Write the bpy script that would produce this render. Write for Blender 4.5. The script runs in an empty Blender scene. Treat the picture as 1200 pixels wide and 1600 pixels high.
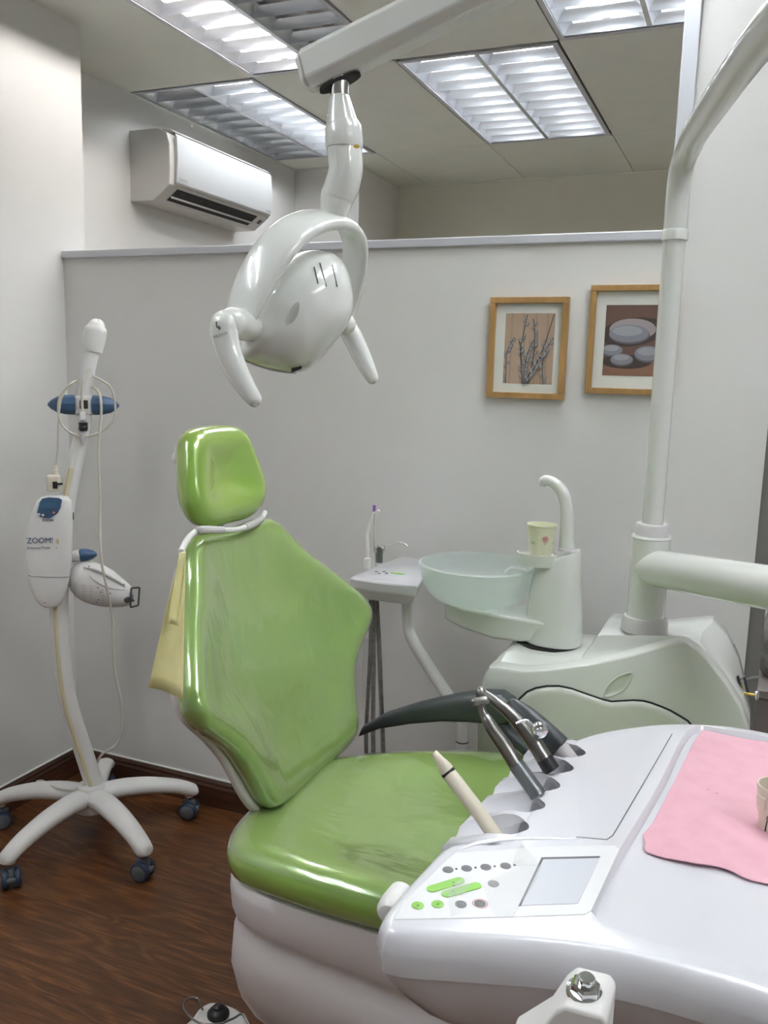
import bpy, bmesh, math, random
from math import sin, cos, pi, radians as rad
from mathutils import Vector as V, Matrix

random.seed(7)
scene = bpy.context.scene
COL = scene.collection

# ------------------------------------------------------------------ camera
FPX = 1361.0
H = 1.55
CX = V((0.92102014, 0.38850816, 0.0279877))      # camera right in the room
CY = V((0.08650984, -0.13396833, -0.98720238))   # camera down
CZ = V((-0.37978671, 0.91165448, -0.15699731))   # view direction
cam_d = bpy.data.cameras.new('camera')
cam_d.sensor_fit = 'HORIZONTAL'; cam_d.sensor_width = 36.0
cam_d.lens = 36.0 * FPX / 1200.0
cam_d.clip_start = 0.02
cam = bpy.data.objects.new('camera', cam_d); COL.objects.link(cam)
m = Matrix.Identity(4)
for i in range(3):
    m[i][0] = CX[i]; m[i][1] = -CY[i]; m[i][2] = -CZ[i]
m[2][3] = H
cam.matrix_world = m
scene.camera = cam

# ------------------------------------------------------------------ world, exposure
w = bpy.data.worlds.new('world'); scene.world = w; w.use_nodes = True
w.node_tree.nodes['Background'].inputs[0].default_value = (0.8, 0.85, 0.9, 1)
w.node_tree.nodes['Background'].inputs[1].default_value = 0.05
scene.view_settings.view_transform = 'Standard'
scene.view_settings.look = 'None'
scene.view_settings.exposure = 1.78
scene.view_settings.gamma = 1.0
scene.view_settings.use_curve_mapping = False
scene.cycles.max_bounces = 10
scene.cycles.diffuse_bounces = 6
scene.cycles.glossy_bounces = 4
scene.cycles.transparent_max_bounces = 12
scene.cycles.caustics_reflective = False
scene.cycles.caustics_refractive = False
scene.cycles.sample_clamp_indirect = 6.0
TUBE_POWER = 30.0      # brightness of the fluorescent tubes

# ------------------------------------------------------------------ materials
def mat(name, color, rough=0.5, metal=0.0, coat=0.0, emis=None, estr=0.0, spec=0.5, bump=None, trans=0.0, ior=1.5, alpha=1.0, sss=0.0, coatr=0.03):
    mt = bpy.data.materials.new(name); mt.use_nodes = True
    nt = mt.node_tree; b = nt.nodes['Principled BSDF']
    b.inputs['Base Color'].default_value = (*color, 1)
    b.inputs['Roughness'].default_value = rough
    b.inputs['Metallic'].default_value = metal
    b.inputs['Coat Weight'].default_value = coat
    b.inputs['Coat Roughness'].default_value = coatr
    b.inputs['Specular IOR Level'].default_value = spec
    b.inputs['IOR'].default_value = ior
    b.inputs['Transmission Weight'].default_value = trans
    b.inputs['Alpha'].default_value = alpha
    if emis:
        b.inputs['Emission Color'].default_value = (*emis, 1)
        b.inputs['Emission Strength'].default_value = estr
    if bump:
        sc, st, dist = bump
        tc = nt.nodes.new('ShaderNodeTexCoord'); n = nt.nodes.new('ShaderNodeTexNoise')
        n.inputs['Scale'].default_value = sc; n.inputs['Detail'].default_value = 4
        bp = nt.nodes.new('ShaderNodeBump'); bp.inputs['Strength'].default_value = st
        bp.inputs['Distance'].default_value = dist
        nt.links.new(tc.outputs['Object'], n.inputs['Vector'])
        nt.links.new(n.outputs['Fac'], bp.inputs['Height'])
        nt.links.new(bp.outputs['Normal'], b.inputs['Normal'])
    return mt

def mottled(name, c1, c2, scale, rough=0.5, coat=0.0, bump=0.0, stretch=(1, 1, 1), detail=5, **k):
    """base colour wandering between two tones, with optional fine relief"""
    mt = mat(name, c1, rough, coat=coat, **k); nt = mt.node_tree; b = nt.nodes['Principled BSDF']
    tc = nt.nodes.new('ShaderNodeTexCoord'); mp = nt.nodes.new('ShaderNodeMapping')
    mp.inputs['Scale'].default_value = stretch
    n = nt.nodes.new('ShaderNodeTexNoise'); n.inputs['Scale'].default_value = scale; n.inputs['Detail'].default_value = detail
    r = nt.nodes.new('ShaderNodeValToRGB')
    r.color_ramp.elements[0].position = 0.35; r.color_ramp.elements[1].position = 0.65
    r.color_ramp.elements[0].color = (*c1, 1); r.color_ramp.elements[1].color = (*c2, 1)
    L = nt.links.new
    L(tc.outputs['Object'], mp.inputs['Vector']); L(mp.outputs['Vector'], n.inputs['Vector'])
    L(n.outputs['Fac'], r.inputs['Fac']); L(r.outputs['Color'], b.inputs['Base Color'])
    if bump:
        bp = nt.nodes.new('ShaderNodeBump'); bp.inputs['Strength'].default_value = bump; bp.inputs['Distance'].default_value = 0.002
        L(n.outputs['Fac'], bp.inputs['Height']); L(bp.outputs['Normal'], b.inputs['Normal'])
    return mt

def wood_floor():
    mt = mat('laminate_floor', (0.1, 0.04, 0.02), 0.32, spec=0.4); nt = mt.node_tree; b = nt.nodes['Principled BSDF']
    L = nt.links.new; N = nt.nodes.new
    geo = N('ShaderNodeNewGeometry'); sep = N('ShaderNodeSeparateXYZ'); L(geo.outputs['Position'], sep.inputs[0])
    # board index across y, used only to shift the figure
    dv = N('ShaderNodeMath'); dv.operation = 'DIVIDE'; dv.inputs[1].default_value = 0.127; L(sep.outputs['Y'], dv.inputs[0])
    fl = N('ShaderNodeMath'); fl.operation = 'FLOOR'; L(dv.outputs[0], fl.inputs[0])
    mu = N('ShaderNodeMath'); mu.operation = 'MULTIPLY'; mu.inputs[1].default_value = 3.71; L(fl.outputs[0], mu.inputs[0])
    ax = N('ShaderNodeMath'); ax.operation = 'ADD'; L(sep.outputs['X'], ax.inputs[0]); L(mu.outputs[0], ax.inputs[1])
    cmb = N('ShaderNodeCombineXYZ'); L(ax.outputs[0], cmb.inputs[0]); L(sep.outputs['Y'], cmb.inputs[1])
    L(mu.outputs[0], cmb.inputs[2])
    mp = N('ShaderNodeMapping'); mp.inputs['Scale'].default_value = (1.1, 6.5, 1.0); L(cmb.outputs[0], mp.inputs['Vector'])
    n1 = N('ShaderNodeTexNoise'); n1.inputs['Scale'].default_value = 1.7; n1.inputs['Detail'].default_value = 2; n1.inputs['Distortion'].default_value = 0.6
    L(mp.outputs[0], n1.inputs['Vector'])
    sn = N('ShaderNodeMath'); sn.operation = 'MULTIPLY'; sn.inputs[1].default_value = 46.0; L(n1.outputs['Fac'], sn.inputs[0])
    ss = N('ShaderNodeMath'); ss.operation = 'SINE'; L(sn.outputs[0], ss.inputs[0])
    mp2 = N('ShaderNodeMapping'); mp2.inputs['Scale'].default_value = (5.0, 90.0, 1.0); L(cmb.outputs[0], mp2.inputs['Vector'])
    n2 = N('ShaderNodeTexNoise'); n2.inputs['Scale'].default_value = 1.5; n2.inputs['Detail'].default_value = 6; n2.inputs['Roughness'].default_value = 0.7
    L(mp2.outputs[0], n2.inputs['Vector'])
    m1 = N('ShaderNodeMath'); m1.operation = 'MULTIPLY_ADD'; m1.inputs[1].default_value = 0.11; m1.inputs[2].default_value = 0.05; L(ss.outputs[0], m1.inputs[0])
    m2 = N('ShaderNodeMath'); m2.operation = 'ADD'; L(m1.outputs[0], m2.inputs[0]); L(n2.outputs['Fac'], m2.inputs[1])
    r = N('ShaderNodeValToRGB'); e = r.color_ramp.elements
    e[0].position = 0.25; e[0].color = (0.034, 0.0135, 0.006, 1)
    e[1].position = 0.85; e[1].color = (0.215, 0.095, 0.033, 1)
    x = e.new(0.48); x.color = (0.078, 0.029, 0.0102, 1)
    x = e.new(0.64); x.color = (0.112, 0.043, 0.0145, 1)
    L(m2.outputs[0], r.inputs['Fac']); L(r.outputs['Color'], b.inputs['Base Color'])
    bp = N('ShaderNodeBump'); bp.inputs['Strength'].default_value = 0.12; bp.inputs['Distance'].default_value = 0.001
    L(m2.outputs[0], bp.inputs['Height']); L(bp.outputs['Normal'], b.inputs['Normal'])
    return mt

def vinyl():
    """pearly green upholstery"""
    mt = mat('green_vinyl', (0.25, 0.42, 0.08), 0.24, coat=1.0, coatr=0.04, spec=0.6); nt = mt.node_tree; b = nt.nodes['Principled BSDF']
    L = nt.links.new; N = nt.nodes.new
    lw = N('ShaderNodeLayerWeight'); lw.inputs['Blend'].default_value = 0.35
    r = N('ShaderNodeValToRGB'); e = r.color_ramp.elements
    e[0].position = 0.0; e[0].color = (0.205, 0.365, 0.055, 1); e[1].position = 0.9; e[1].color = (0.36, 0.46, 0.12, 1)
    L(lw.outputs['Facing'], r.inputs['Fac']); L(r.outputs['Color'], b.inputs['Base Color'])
    b.inputs['Metallic'].default_value = 0.1
    return mt

def film():
    mt = bpy.data.materials.new('clear_film'); mt.use_nodes = True; nt = mt.node_tree
    for n in list(nt.nodes): nt.nodes.remove(n)
    L = nt.links.new; N = nt.nodes.new
    out = N('ShaderNodeOutputMaterial'); mx = N('ShaderNodeMixShader'); tr = N('ShaderNodeBsdfTransparent'); gl = N('ShaderNodeBsdfGlossy')
    tr.inputs[0].default_value = (0.98, 0.99, 0.98, 1)
    gl.inputs['Roughness'].default_value = 0.12; gl.inputs['Color'].default_value = (0.95, 0.97, 0.98, 1)
    lw = N('ShaderNodeLayerWeight'); lw.inputs['Blend'].default_value = 0.5
    pw = N('ShaderNodeMath'); pw.operation = 'POWER'; pw.inputs[1].default_value = 3.5
    fr = N('ShaderNodeMath'); fr.operation = 'MULTIPLY_ADD'; fr.inputs[1].default_value = 0.8; fr.inputs[2].default_value = 0.05; fr.use_clamp = True
    df = N('ShaderNodeBsdfDiffuse'); df.inputs[0].default_value = (0.8, 0.85, 0.82, 1); mz = N('ShaderNodeMixShader'); mz.inputs[0].default_value = 0.055
    L(lw.outputs['Facing'], pw.inputs[0]); L(pw.outputs[0], fr.inputs[0])
    tc = N('ShaderNodeTexCoord'); mp = N('ShaderNodeMapping'); mp.inputs['Scale'].default_value = (2.0, 4.5, 2.0)
    n = N('ShaderNodeTexNoise'); n.inputs['Scale'].default_value = 2.4; n.inputs['Detail'].default_value = 2; n.inputs['Distortion'].default_value = 1.2
    n2 = N('ShaderNodeTexVoronoi'); n2.feature = 'DISTANCE_TO_EDGE'; n2.inputs['Scale'].default_value = 3.0
    ad = N('ShaderNodeMath'); ad.operation = 'ADD'; n2.inputs['Scale'].default_value = 1.6
    bp = N('ShaderNodeBump'); bp.inputs['Strength'].default_value = 0.17; bp.inputs['Distance'].default_value = 0.02
    L(tc.outputs['Object'], mp.inputs[0]); L(mp.outputs[0], n.inputs['Vector']); L(mp.outputs[0], n2.inputs['Vector'])
    L(n.outputs['Fac'], ad.inputs[0]); L(n2.outputs['Distance'], ad.inputs[1]); L(ad.outputs[0], bp.inputs['Height'])
    L(bp.outputs[0], gl.inputs['Normal']); L(bp.outputs[0], lw.inputs['Normal'])
    L(tr.outputs[0], mz.inputs[1]); L(df.outputs[0], mz.inputs[2]); L(fr.outputs[0], mx.inputs[0]); L(mz.outputs[0], mx.inputs[1]); L(gl.outputs[0], mx.inputs[2]); L(mx.outputs[0], out.inputs[0])
    return mt

def frosted():
    mt = bpy.data.materials.new('frosted_glass'); mt.use_nodes = True; nt = mt.node_tree; b = nt.nodes['Principled BSDF']
    b.inputs['Base Color'].default_value = (0.80, 0.83, 0.82, 1); b.inputs['Roughness'].default_value = 0.3
    L = nt.links.new; N = nt.nodes.new
    out = [x for x in nt.nodes if x.type == 'OUTPUT_MATERIAL'][0]
    tl = N('ShaderNodeBsdfTranslucent'); tl.inputs[0].default_value = (0.80, 0.84, 0.82, 1)
    tr = N('ShaderNodeBsdfTransparent'); tr.inputs[0].default_value = (0.92, 0.97, 0.95, 1)
    a = N('ShaderNodeMixShader'); a.inputs[0].default_value = 0.35; c = N('ShaderNodeMixShader'); c.inputs[0].default_value = 0.58
    L(b.outputs[0], a.inputs[1]); L(tl.outputs[0], a.inputs[2]); L(a.outputs[0], c.inputs[1]); L(tr.outputs[0], c.inputs[2]); L(c.outputs[0], out.inputs[0])
    return mt

M = dict(
    wall=mottled('painted_wall', (0.66, 0.655, 0.64), (0.69, 0.685, 0.67), 3.0, 0.75, bump=0.02),
    wallshade=mottled('shade_tinted_wall', (0.62, 0.615, 0.52), (0.65, 0.645, 0.55), 3.0, 0.8),  # same paint as the other walls, with its weaker light put into the colour
    ceil=mottled('ceiling_panel', (0.70, 0.725, 0.66), (0.73, 0.755, 0.69), 6.0, 0.9),
    gap=mat('ceiling_gap', (0.10, 0.095, 0.08), 0.9),
    floor=wood_floor(),
    board=mottled('dark_wood_baseboard', (0.035, 0.014, 0.008), (0.075, 0.030, 0.017), 4.0, 0.35, stretch=(1.5, 1.5, 25)),
    alu=mat('aluminium_trim', (0.55, 0.56, 0.60), 0.45, metal=0.35),
    white=mat('white_gloss_plastic', (0.69, 0.705, 0.68), 0.22, coat=0.6),
    wcool=mat('white_tray_plastic', (0.68, 0.68, 0.725), 0.2, coat=0.6),
    wsat=mottled('white_satin_plastic', (0.72, 0.71, 0.70), (0.76, 0.75, 0.74), 8.0, 0.42),
    wgrey=mat('pale_grey_plastic', (0.60, 0.58, 0.59), 0.4),
    shell=mat('chair_shell_plastic', (0.66, 0.62, 0.63), 0.36, coat=0.2),
    beige=mat('beige_plastic', (0.66, 0.61, 0.50), 0.38),
    yellowed=mat('yellowed_plastic', (0.62, 0.56, 0.36), 0.5),
    vinyl=vinyl(), film=film(), frost=frosted(),
    dgrey=mat('dark_grey_rubber', (0.030, 0.036, 0.040), 0.42, bump=(900, 0.1, 0.0004)),
    black=mat('black_plastic', (0.012, 0.012, 0.013), 0.4),
    hole=mat('dark_opening', (0.02, 0.02, 0.02), 0.8),
    chrome=mat('chrome', (0.75, 0.76, 0.78), 0.07, metal=1.0),
    steel=mottled('brushed_steel', (0.19, 0.185, 0.175), (0.26, 0.25, 0.24), 60.0, 0.34, metal=1.0),
    gsteel=mat('grey_anodised_metal', (0.16, 0.17, 0.18), 0.35, metal=0.6),
    louvre=mat('louvre_aluminium', (0.62, 0.64, 0.68), 0.28, metal=0.95),
    reflector=mat('white_reflector', (0.8, 0.8, 0.8), 0.4),
    tube=mat('lit_tube', (1, 1, 1), 0.5, emis=(0.93, 0.97, 1.0), estr=TUBE_POWER),
    tubew=mat('lit_warm_tube', (1, 1, 1), 0.5, emis=(1.0, 0.95, 0.92), estr=TUBE_POWER),
    tubeoff=mat('unlit_tube', (0.75, 0.75, 0.73), 0.3),
    navy=mat('navy_plastic', (0.035, 0.085, 0.17), 0.42),
    navyd=mat('navy_print', (0.02, 0.045, 0.12), 0.5),
    lcd=mat('blue_display', (0.03, 0.10, 0.20), 0.15, coat=0.8),
    casterb=mat('caster_blue', (0.018, 0.035, 0.075), 0.45),
    casterg=mat('caster_grey', (0.10, 0.11, 0.125), 0.5),
    cord=mat('cream_cord', (0.56, 0.53, 0.46), 0.5),
    orange=mat('orange_button', (0.75, 0.25, 0.14), 0.4),
    smoke=mat('smoke_plastic', (0.20, 0.21, 0.20), 0.15, trans=0.6),
    acw=mat('conditioner_white', (0.52, 0.51, 0.485), 0.4),
    acp=mat('conditioner_panel', (0.50, 0.51, 0.52), 0.3),
    ink=mat('grey_ink', (0.10, 0.10, 0.11), 0.6),
    red=mat('red_ink', (0.6, 0.12, 0.12), 0.6),
    gbtn=mat('green_button', (0.20, 0.46, 0.06), 0.45),
    dbtn=mat('grey_button', (0.13, 0.13, 0.14), 0.45),
    tape=mat('clear_tape', (0.85, 0.86, 0.86), 0.25, alpha=0.13),
    clear=mat('clear_plastic', (0.9, 0.92, 0.92), 0.08, coat=1.0, alpha=0.3),
    lcdg=mat('grey_display', (0.56, 0.575, 0.63), 0.3, coat=0.4),
    sheet=mat('white_membrane', (0.72, 0.72, 0.735), 0.33),
    pink=mottled('pink_paper', (0.66, 0.365, 0.435), (0.70, 0.40, 0.47), 30.0, 0.9, bump=0.1),
    yellow=mottled('yellow_paper', (0.80, 0.74, 0.36), (0.84, 0.79, 0.42), 40.0, 0.9, bump=0.1),
    pine=mottled('pine_frame', (0.29, 0.165, 0.052), (0.37, 0.215, 0.075), 5.0, 0.45, stretch=(6, 6, 1)),
    mount=mat('cream_mount', (0.68, 0.69, 0.65), 0.8),
    cupp=mat('cream_paper_cup', (0.74, 0.74, 0.56), 0.7),
    flower=mat('rose_ink', (0.55, 0.22, 0.24), 0.7),
    green=mat('green_ink', (0.22, 0.36, 0.18), 0.7),
    stalk=mat('brown_ink', (0.30, 0.20, 0.15), 0.7),
    gold=mat('brass', (0.65, 0.45, 0.12), 0.3, metal=1.0),
    purple=mat('purple_tip', (0.28, 0.12, 0.45), 0.4),
    hose=mottled('ribbed_grey_hose', (0.10, 0.09, 0.08), (0.17, 0.155, 0.14), 90.0, 0.5),
    sleeve=mat('clear_sleeve', (0.8, 0.8, 0.8), 0.2, alpha=0.16),
    frame=mat('dark_grey_frame', (0.16, 0.155, 0.145), 0.6),
    bag=mottled('dark_translucent_bag', (0.07, 0.068, 0.065), (0.22, 0.21, 0.2), 14.0, 0.25, bump=0.6),
    bin=mat('taupe_plastic', (0.19, 0.165, 0.155), 0.5),
)

# ------------------------------------------------------------------ helpers
def at(px, py, y):
    """room point at depth y seen in that direction of the photograph"""
    d = CX * ((px - 600) / FPX) + CY * ((py - 800) / FPX) + CZ
    return V((0, 0, H)) + d * (y / d.y)
def atz(px, py, z):
    d = CX * ((px - 600) / FPX) + CY * ((py - 800) / FPX) + CZ
    return V((0, 0, H)) + d * ((z - H) / d.z)

def atp(px, py, p0, n):
    """room point on the plane through p0 with normal n"""
    d = CX * ((px - 600) / FPX) + CY * ((py - 800) / FPX) + CZ
    c = V((0, 0, H)); n = V(n)
    return c + d * ((V(p0) - c).dot(n) / d.dot(n))

def wloc(o):
    p = V((0, 0, 0))
    while o is not None:
        p = p + V(o.location); o = o.parent
    return p

def tag(o, label=None, cat=None, group=None, kind=None):
    if label: o['label'] = label
    if cat: o['category'] = cat
    if group: o['group'] = group
    if kind: o['kind'] = kind
    return o

def thing(name, label, cat, loc=(0, 0, 0), group=None):
    o = bpy.data.objects.new(name, None); COL.objects.link(o); o.location = loc; o.empty_display_size = 0.05
    return tag(o, label, cat, group)

class MB:
    """collects geometry; build() links it as ONE mesh object"""
    def __init__(s): s.v = []; s.f = []; s.mi = []; s.cur = 0
    def face(s, idx): s.f.append(tuple(idx)); s.mi.append(s.cur)
    def add(s, vs, fs):
        o = len(s.v); s.v += [V(p) for p in vs]
        for f in fs: s.face([i + o for i in f])
    def box(s, lo, hi, bev=0.0):
        s.obox(V(((lo[0] + hi[0]) / 2, (lo[1] + hi[1]) / 2, (lo[2] + hi[2]) / 2)), V((1, 0, 0)), V((0, 1, 0)), V((0, 0, 1)),
               abs(hi[0] - lo[0]) / 2, abs(hi[1] - lo[1]) / 2, abs(hi[2] - lo[2]) / 2, bev)
    def obox(s, c, ax, ay, az, hx, hy, hz, bev=0.0):
        c = V(c); ax = V(ax).normalized(); ay = V(ay).normalized(); az = V(az).normalized()
        bm = bmesh.new(); bmesh.ops.create_cube(bm, size=2.0)
        for q in bm.verts: q.co = V((q.co.x * hx, q.co.y * hy, q.co.z * hz))
        if bev > 0:
            bmesh.ops.bevel(bm, geom=list(bm.edges), offset=bev, segments=3, profile=0.5, affect='EDGES')
        bm.verts.index_update()
        vs = [c + ax * q.co.x + ay * q.co.y + az * q.co.z for q in bm.verts]
        fs = [[q.index for q in f.verts] for f in bm.faces]
        bm.free(); s.add(vs, fs)
    def loft(s, rings, cap0=True, cap1=True, closed=True):
        o = len(s.v); n = len(rings[0])
        for r in rings: s.v += [V(p) for p in r]
        for k in range(len(rings) - 1):
            for i in range(n if closed else n - 1):
                j = (i + 1) % n
                s.face((o + k * n + i, o + k * n + j, o + (k + 1) * n + j, o + (k + 1) * n + i))
        if cap0: s.face([o + i for i in range(n)][::-1])
        if cap1: s.face([o + (len(rings) - 1) * n + i for i in range(n)])
    def tube(s, pts, rads, n=14, smooth=0, ell=None, up=None, cap=True, rnd=False):
        pts = [V(p) for p in pts]
        if not hasattr(rads, '__len__'): rads = [rads] * len(pts)
        if smooth: pts, rads = spline(pts, smooth, rads)
        rings = []; prev = V(up) if up else None
        for i, p in enumerate(pts):
            t = (pts[min(i + 1, len(pts) - 1)] - pts[max(i - 1, 0)]).normalized()
            if prev is None:
                prev = V((0, 0, 1)) if abs(t.z) < 0.9 else V((1, 0, 0))
            a = (prev - t * prev.dot(t)).normalized(); b = t.cross(a)
            prev = a
            ea, eb = (rads[i], rads[i]) if ell is None else (rads[i] * ell[0], rads[i] * ell[1])
            rings.append([p + a * (ea * cos(2 * pi * k / n)) + b * (eb * sin(2 * pi * k / n)) for k in range(n)])
        if rnd:
            def dome(ring, c, t):
                out = []
                for ang in (25, 50, 72, 86):
                    q = rad(ang); out.append([c + (v - c) * cos(q) + t * (v - c).length * 0.9 * sin(q) for v in ring])
                return out
            t0 = (pts[0] - pts[1]).normalized(); t1 = (pts[-1] - pts[-2]).normalized()
            d0 = dome(rings[0], pts[0], t0); d1 = dome(rings[-1], pts[-1], t1)
            if rnd in (True, 0b11, 'both', 'start'): rings = d0[::-1] + rings
            if rnd in (True, 'both', 'end'): rings = rings + d1
        s.loft(rings, cap, cap)
    def lathe(s, c, axis, prof, n=32, ref=None, cap0=True, cap1=True, ell=(1, 1)):
        c = V(c); axis = V(axis).normalized()
        ref = V(ref) if ref else (V((0, 1, 0)) if abs(axis.y) < 0.9 else V((1, 0, 0)))
        a = (ref - axis * ref.dot(axis)).normalized(); b = axis.cross(a)
        rings = [[c + axis * h + a * (r * ell[0] * cos(2 * pi * k / n)) + b * (r * ell[1] * sin(2 * pi * k / n)) for k in range(n)] for r, h in prof]
        s.loft(rings, cap0, cap1)
    def prism(s, poly, d, bev=0.0):
        """poly: list of 3D points, extruded by vector d"""
        d = V(d); s.loft([[V(p) for p in poly], [V(p) + d for p in poly]])
    def build(s, name, material, parent=None, smooth=True, ang=38, bevel=0.0, sub=0, kind=None, label=None, segs=3, bang=30):
        me = bpy.data.meshes.new(name)
        off = wloc(parent) if parent is not None else V((0, 0, 0))
        me.from_pydata([tuple(p - off) for p in s.v], [], s.f)
        mats = material if isinstance(material, (list, tuple)) else [material]
        for q in mats: me.materials.append(M[q] if isinstance(q, str) else q)
        for p, k in zip(me.polygons, s.mi): p.material_index = min(k, len(mats) - 1)
        bm = bmesh.new(); bm.from_mesh(me)
        bmesh.ops.remove_doubles(bm, verts=bm.verts, dist=1e-6)
        bmesh.ops.recalc_face_normals(bm, faces=bm.faces)
        bm.to_mesh(me); bm.free()
        if smooth:
            me.shade_smooth(); me.set_sharp_from_angle(angle=rad(ang))
        o = bpy.data.objects.new(name, me); COL.objects.link(o); o.parent = parent
        if bevel:
            b = o.modifiers.new('bevel', 'BEVEL'); b.width = bevel; b.segments = segs; b.limit_method = 'ANGLE'; b.angle_limit = rad(bang)
            b.harden_normals = False
        if sub:
            b = o.modifiers.new('sub', 'SUBSURF'); b.levels = sub; b.render_levels = sub
        tag(o, label=label, kind=kind)
        return o

def spline(pts, k, vals=None, closed=False):
    """Catmull-Rom resampling"""
    P = [V(p) for p in pts]; n = len(P); out = []; vo = []
    segs = n if closed else n - 1
    for i in range(segs):
        g = lambda j: P[j % n] if closed else P[max(0, min(n - 1, j))]
        a, b, c, d = g(i - 1), g(i), g(i + 1), g(i + 2)
        for q in range(k):
            t = q / k
            out.append(0.5 * ((2 * b) + (c - a) * t + (2 * a - 5 * b + 4 * c - d) * t * t + (-a + 3 * b - 3 * c + d) * t ** 3))
            if vals: vo.append(vals[i % n] * (1 - t) + vals[(i + 1) % n] * t)
    if not closed:
        out.append(P[-1])
        if vals: vo.append(vals[-1])
    return (out, vo) if vals else out

def resample(pts, n):
    """n points evenly spaced along a closed polyline"""
    L = [0]; m_ = len(pts)
    for i in range(m_): L.append(L[-1] + (V(pts[(i + 1) % m_]) - V(pts[i])).length)
    out = []; j = 0
    for k in range(n):
        d = L[-1] * k / n
        while L[j + 1] < d: j += 1
        t = (d - L[j]) / max(1e-9, L[j + 1] - L[j])
        out.append(V(pts[j]).lerp(V(pts[(j + 1) % m_]), t))
    return out

def offset2(poly, d):
    """inward offset of a closed 2-D polygon (counter-clockwise) by d"""
    n = len(poly); out = []
    for i in range(n):
        t = (poly[(i + 1) % n] - poly[i - 1]); t = V((t.x, t.y)).normalized()
        out.append(V((poly[i].x - t.y * d, poly[i].y + t.x * d)))
    return out

def rrect(x0, y0, x1, y1, r, k=6):
    out = []
    for cx, cy, a0 in ((x1 - r, y1 - r, 0), (x0 + r, y1 - r, 90), (x0 + r, y0 + r, 180), (x1 - r, y0 + r, 270)):
        for i in range(k + 1):
            a = rad(a0 + 90 * i / k); out.append(V((cx + r * cos(a), cy + r * sin(a))))
    return out

def text(body, size, loc, right, up, material, parent, name='lettering', depth=0.0004, shear=0.0, wrap=None, sx=1.0, bold=0.0):
    cu = bpy.data.curves.new('t', 'FONT'); cu.body = body; cu.size = size; cu.shear = shear
    cu.align_x = 'CENTER'; cu.align_y = 'CENTER'; cu.extrude = 0; cu.offset = bold; cu.resolution_u = 3
    o = bpy.data.objects.new('t', cu); COL.objects.link(o)
    me = bpy.data.meshes.new_from_object(o.evaluated_get(bpy.context.evaluated_depsgraph_get()))
    bpy.data.objects.remove(o)
    right = V(right).normalized(); up = V(up).normalized(); nrm = right.cross(up)
    off = wloc(parent) if parent else V((0, 0, 0))
    for q in me.vertices:
        p = (wrap(q.co.x * sx, q.co.y) if wrap else V(loc) + right * (q.co.x * sx) + up * q.co.y + nrm * depth)
        q.co = p - off
    me.name = name; me.materials.append(M[material] if isinstance(material, str) else material)
    ob = bpy.data.objects.new(name, me); COL.objects.link(ob); ob.parent = parent
    return ob

def decal(pts2, loc, right, up, material, parent, name, depth=0.0004):
    right = V(right).normalized(); up = V(up).normalized(); nrm = right.cross(up)
    b = MB(); b.v = [V(loc) + right * p[0] + up * p[1] + nrm * depth for p in pts2]; b.face(range(len(pts2)))
    return b.build(name, material, parent, smooth=False)

def dup(o, loc=None, parent=None):
    c = o.copy(); COL.objects.link(c)
    if parent is not None: c.parent = parent
    if loc is not None: c.location = loc
    for ch in list(o.children): dup(ch, None, c)
    return c

def ellipse(cx, cy, rx, ry, a=0, n=20):
    return [(cx + rx * cos(2 * pi * k / n) * cos(a) - ry * sin(2 * pi * k / n) * sin(a), cy + rx * cos(2 * pi * k / n) * sin(a) + ry * sin(2 * pi * k / n) * cos(a)) for k in range(n)]

# ================================================================== THE ROOM
ZC = 2.72                       # ceiling height
XL, YP = -2.285, 2.482          # left wall face, partition face
def slab(name, lo, hi, m_, parent=None, bevel=0.0, kind='structure'):
    b = MB(); b.box(lo, hi); o = b.build(name, m_, parent, smooth=False, bevel=bevel, segs=2)
    if parent is None: o['kind'] = kind
    return o
slab('floor', (-2.9, -1.6, -0.1), (2.1, 5.6, 0.0), 'floor')
slab('wall_left', (XL - 0.12, -1.6, 0), (XL, YP + 0.11, ZC + 0.1), 'wall')
slab('wall_partition', (XL, YP, 0), (-0.228, YP + 0.105, 1.918), 'wall')
slab('wall_pier', (-0.228, YP, 0), (0.04, YP + 0.105, ZC + 0.1), 'wall')
slab('wall_conditioner', (-2.73, YP + 0.105, 0), (-2.61, 4.75, ZC + 0.1), 'wall')
slab('wall_recess', (-2.73, 4.75, 0), (-2.19, 5.6, ZC + 0.1), 'wall')
slab('wall_far', (-2.19, 5.34, 0), (2.1, 5.6, ZC + 0.1), 'wallshade')
slab('wall_right', (2.0, -1.6, 0), (2.1, 5.34, ZC + 0.1), 'wall')
slab('wall_back', (XL, -1.7, 0), (2.0, -1.6, ZC + 0.1), 'wall')
slab('wall_corridor', (0.04, 3.55, 0), (1.2, 3.62, ZC + 0.1), 'wall')
slab('trim_1', (XL, YP - 0.012, 1.918), (-0.205, YP + 0.117, 1.943), 'alu', bevel=0.003)
slab('trim_2', (-0.245, YP - 0.012, 1.943), (-0.205, YP + 0.117, ZC + 0.02), 'alu', bevel=0.003)
slab('trim_3', (0.04, YP + 0.012, 0), (0.078, YP + 0.105, 2.3), 'frame', bevel=0.002)
def skirting(name, p0, p1, n):
    """moulded baseboard from p0 to p1 standing proud along n"""
    p0, p1, n = V(p0), V(p1), V(n); b = MB(); prof = [(0, 0), (0.016, 0), (0.016, 0.072), (0.012, 0.080), (0.012, 0.088), (0.006, 0.098), (0, 0.100)]
    b.loft([[p + n * a + V((0, 0, z)) for a, z in prof] for p in (p0, p1)])
    o = b.build(name, 'board', smooth=False); o['kind'] = 'structure'
    b = MB(); b.loft([[p + n * a + V((0, 0, z)) for a, z in ((0, .1), (.007, .1), (.006, .1035), (0, .1035))] for p in (p0, p1)])
    b.build('paint_bead', 'wall', o, smooth=False)
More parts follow.
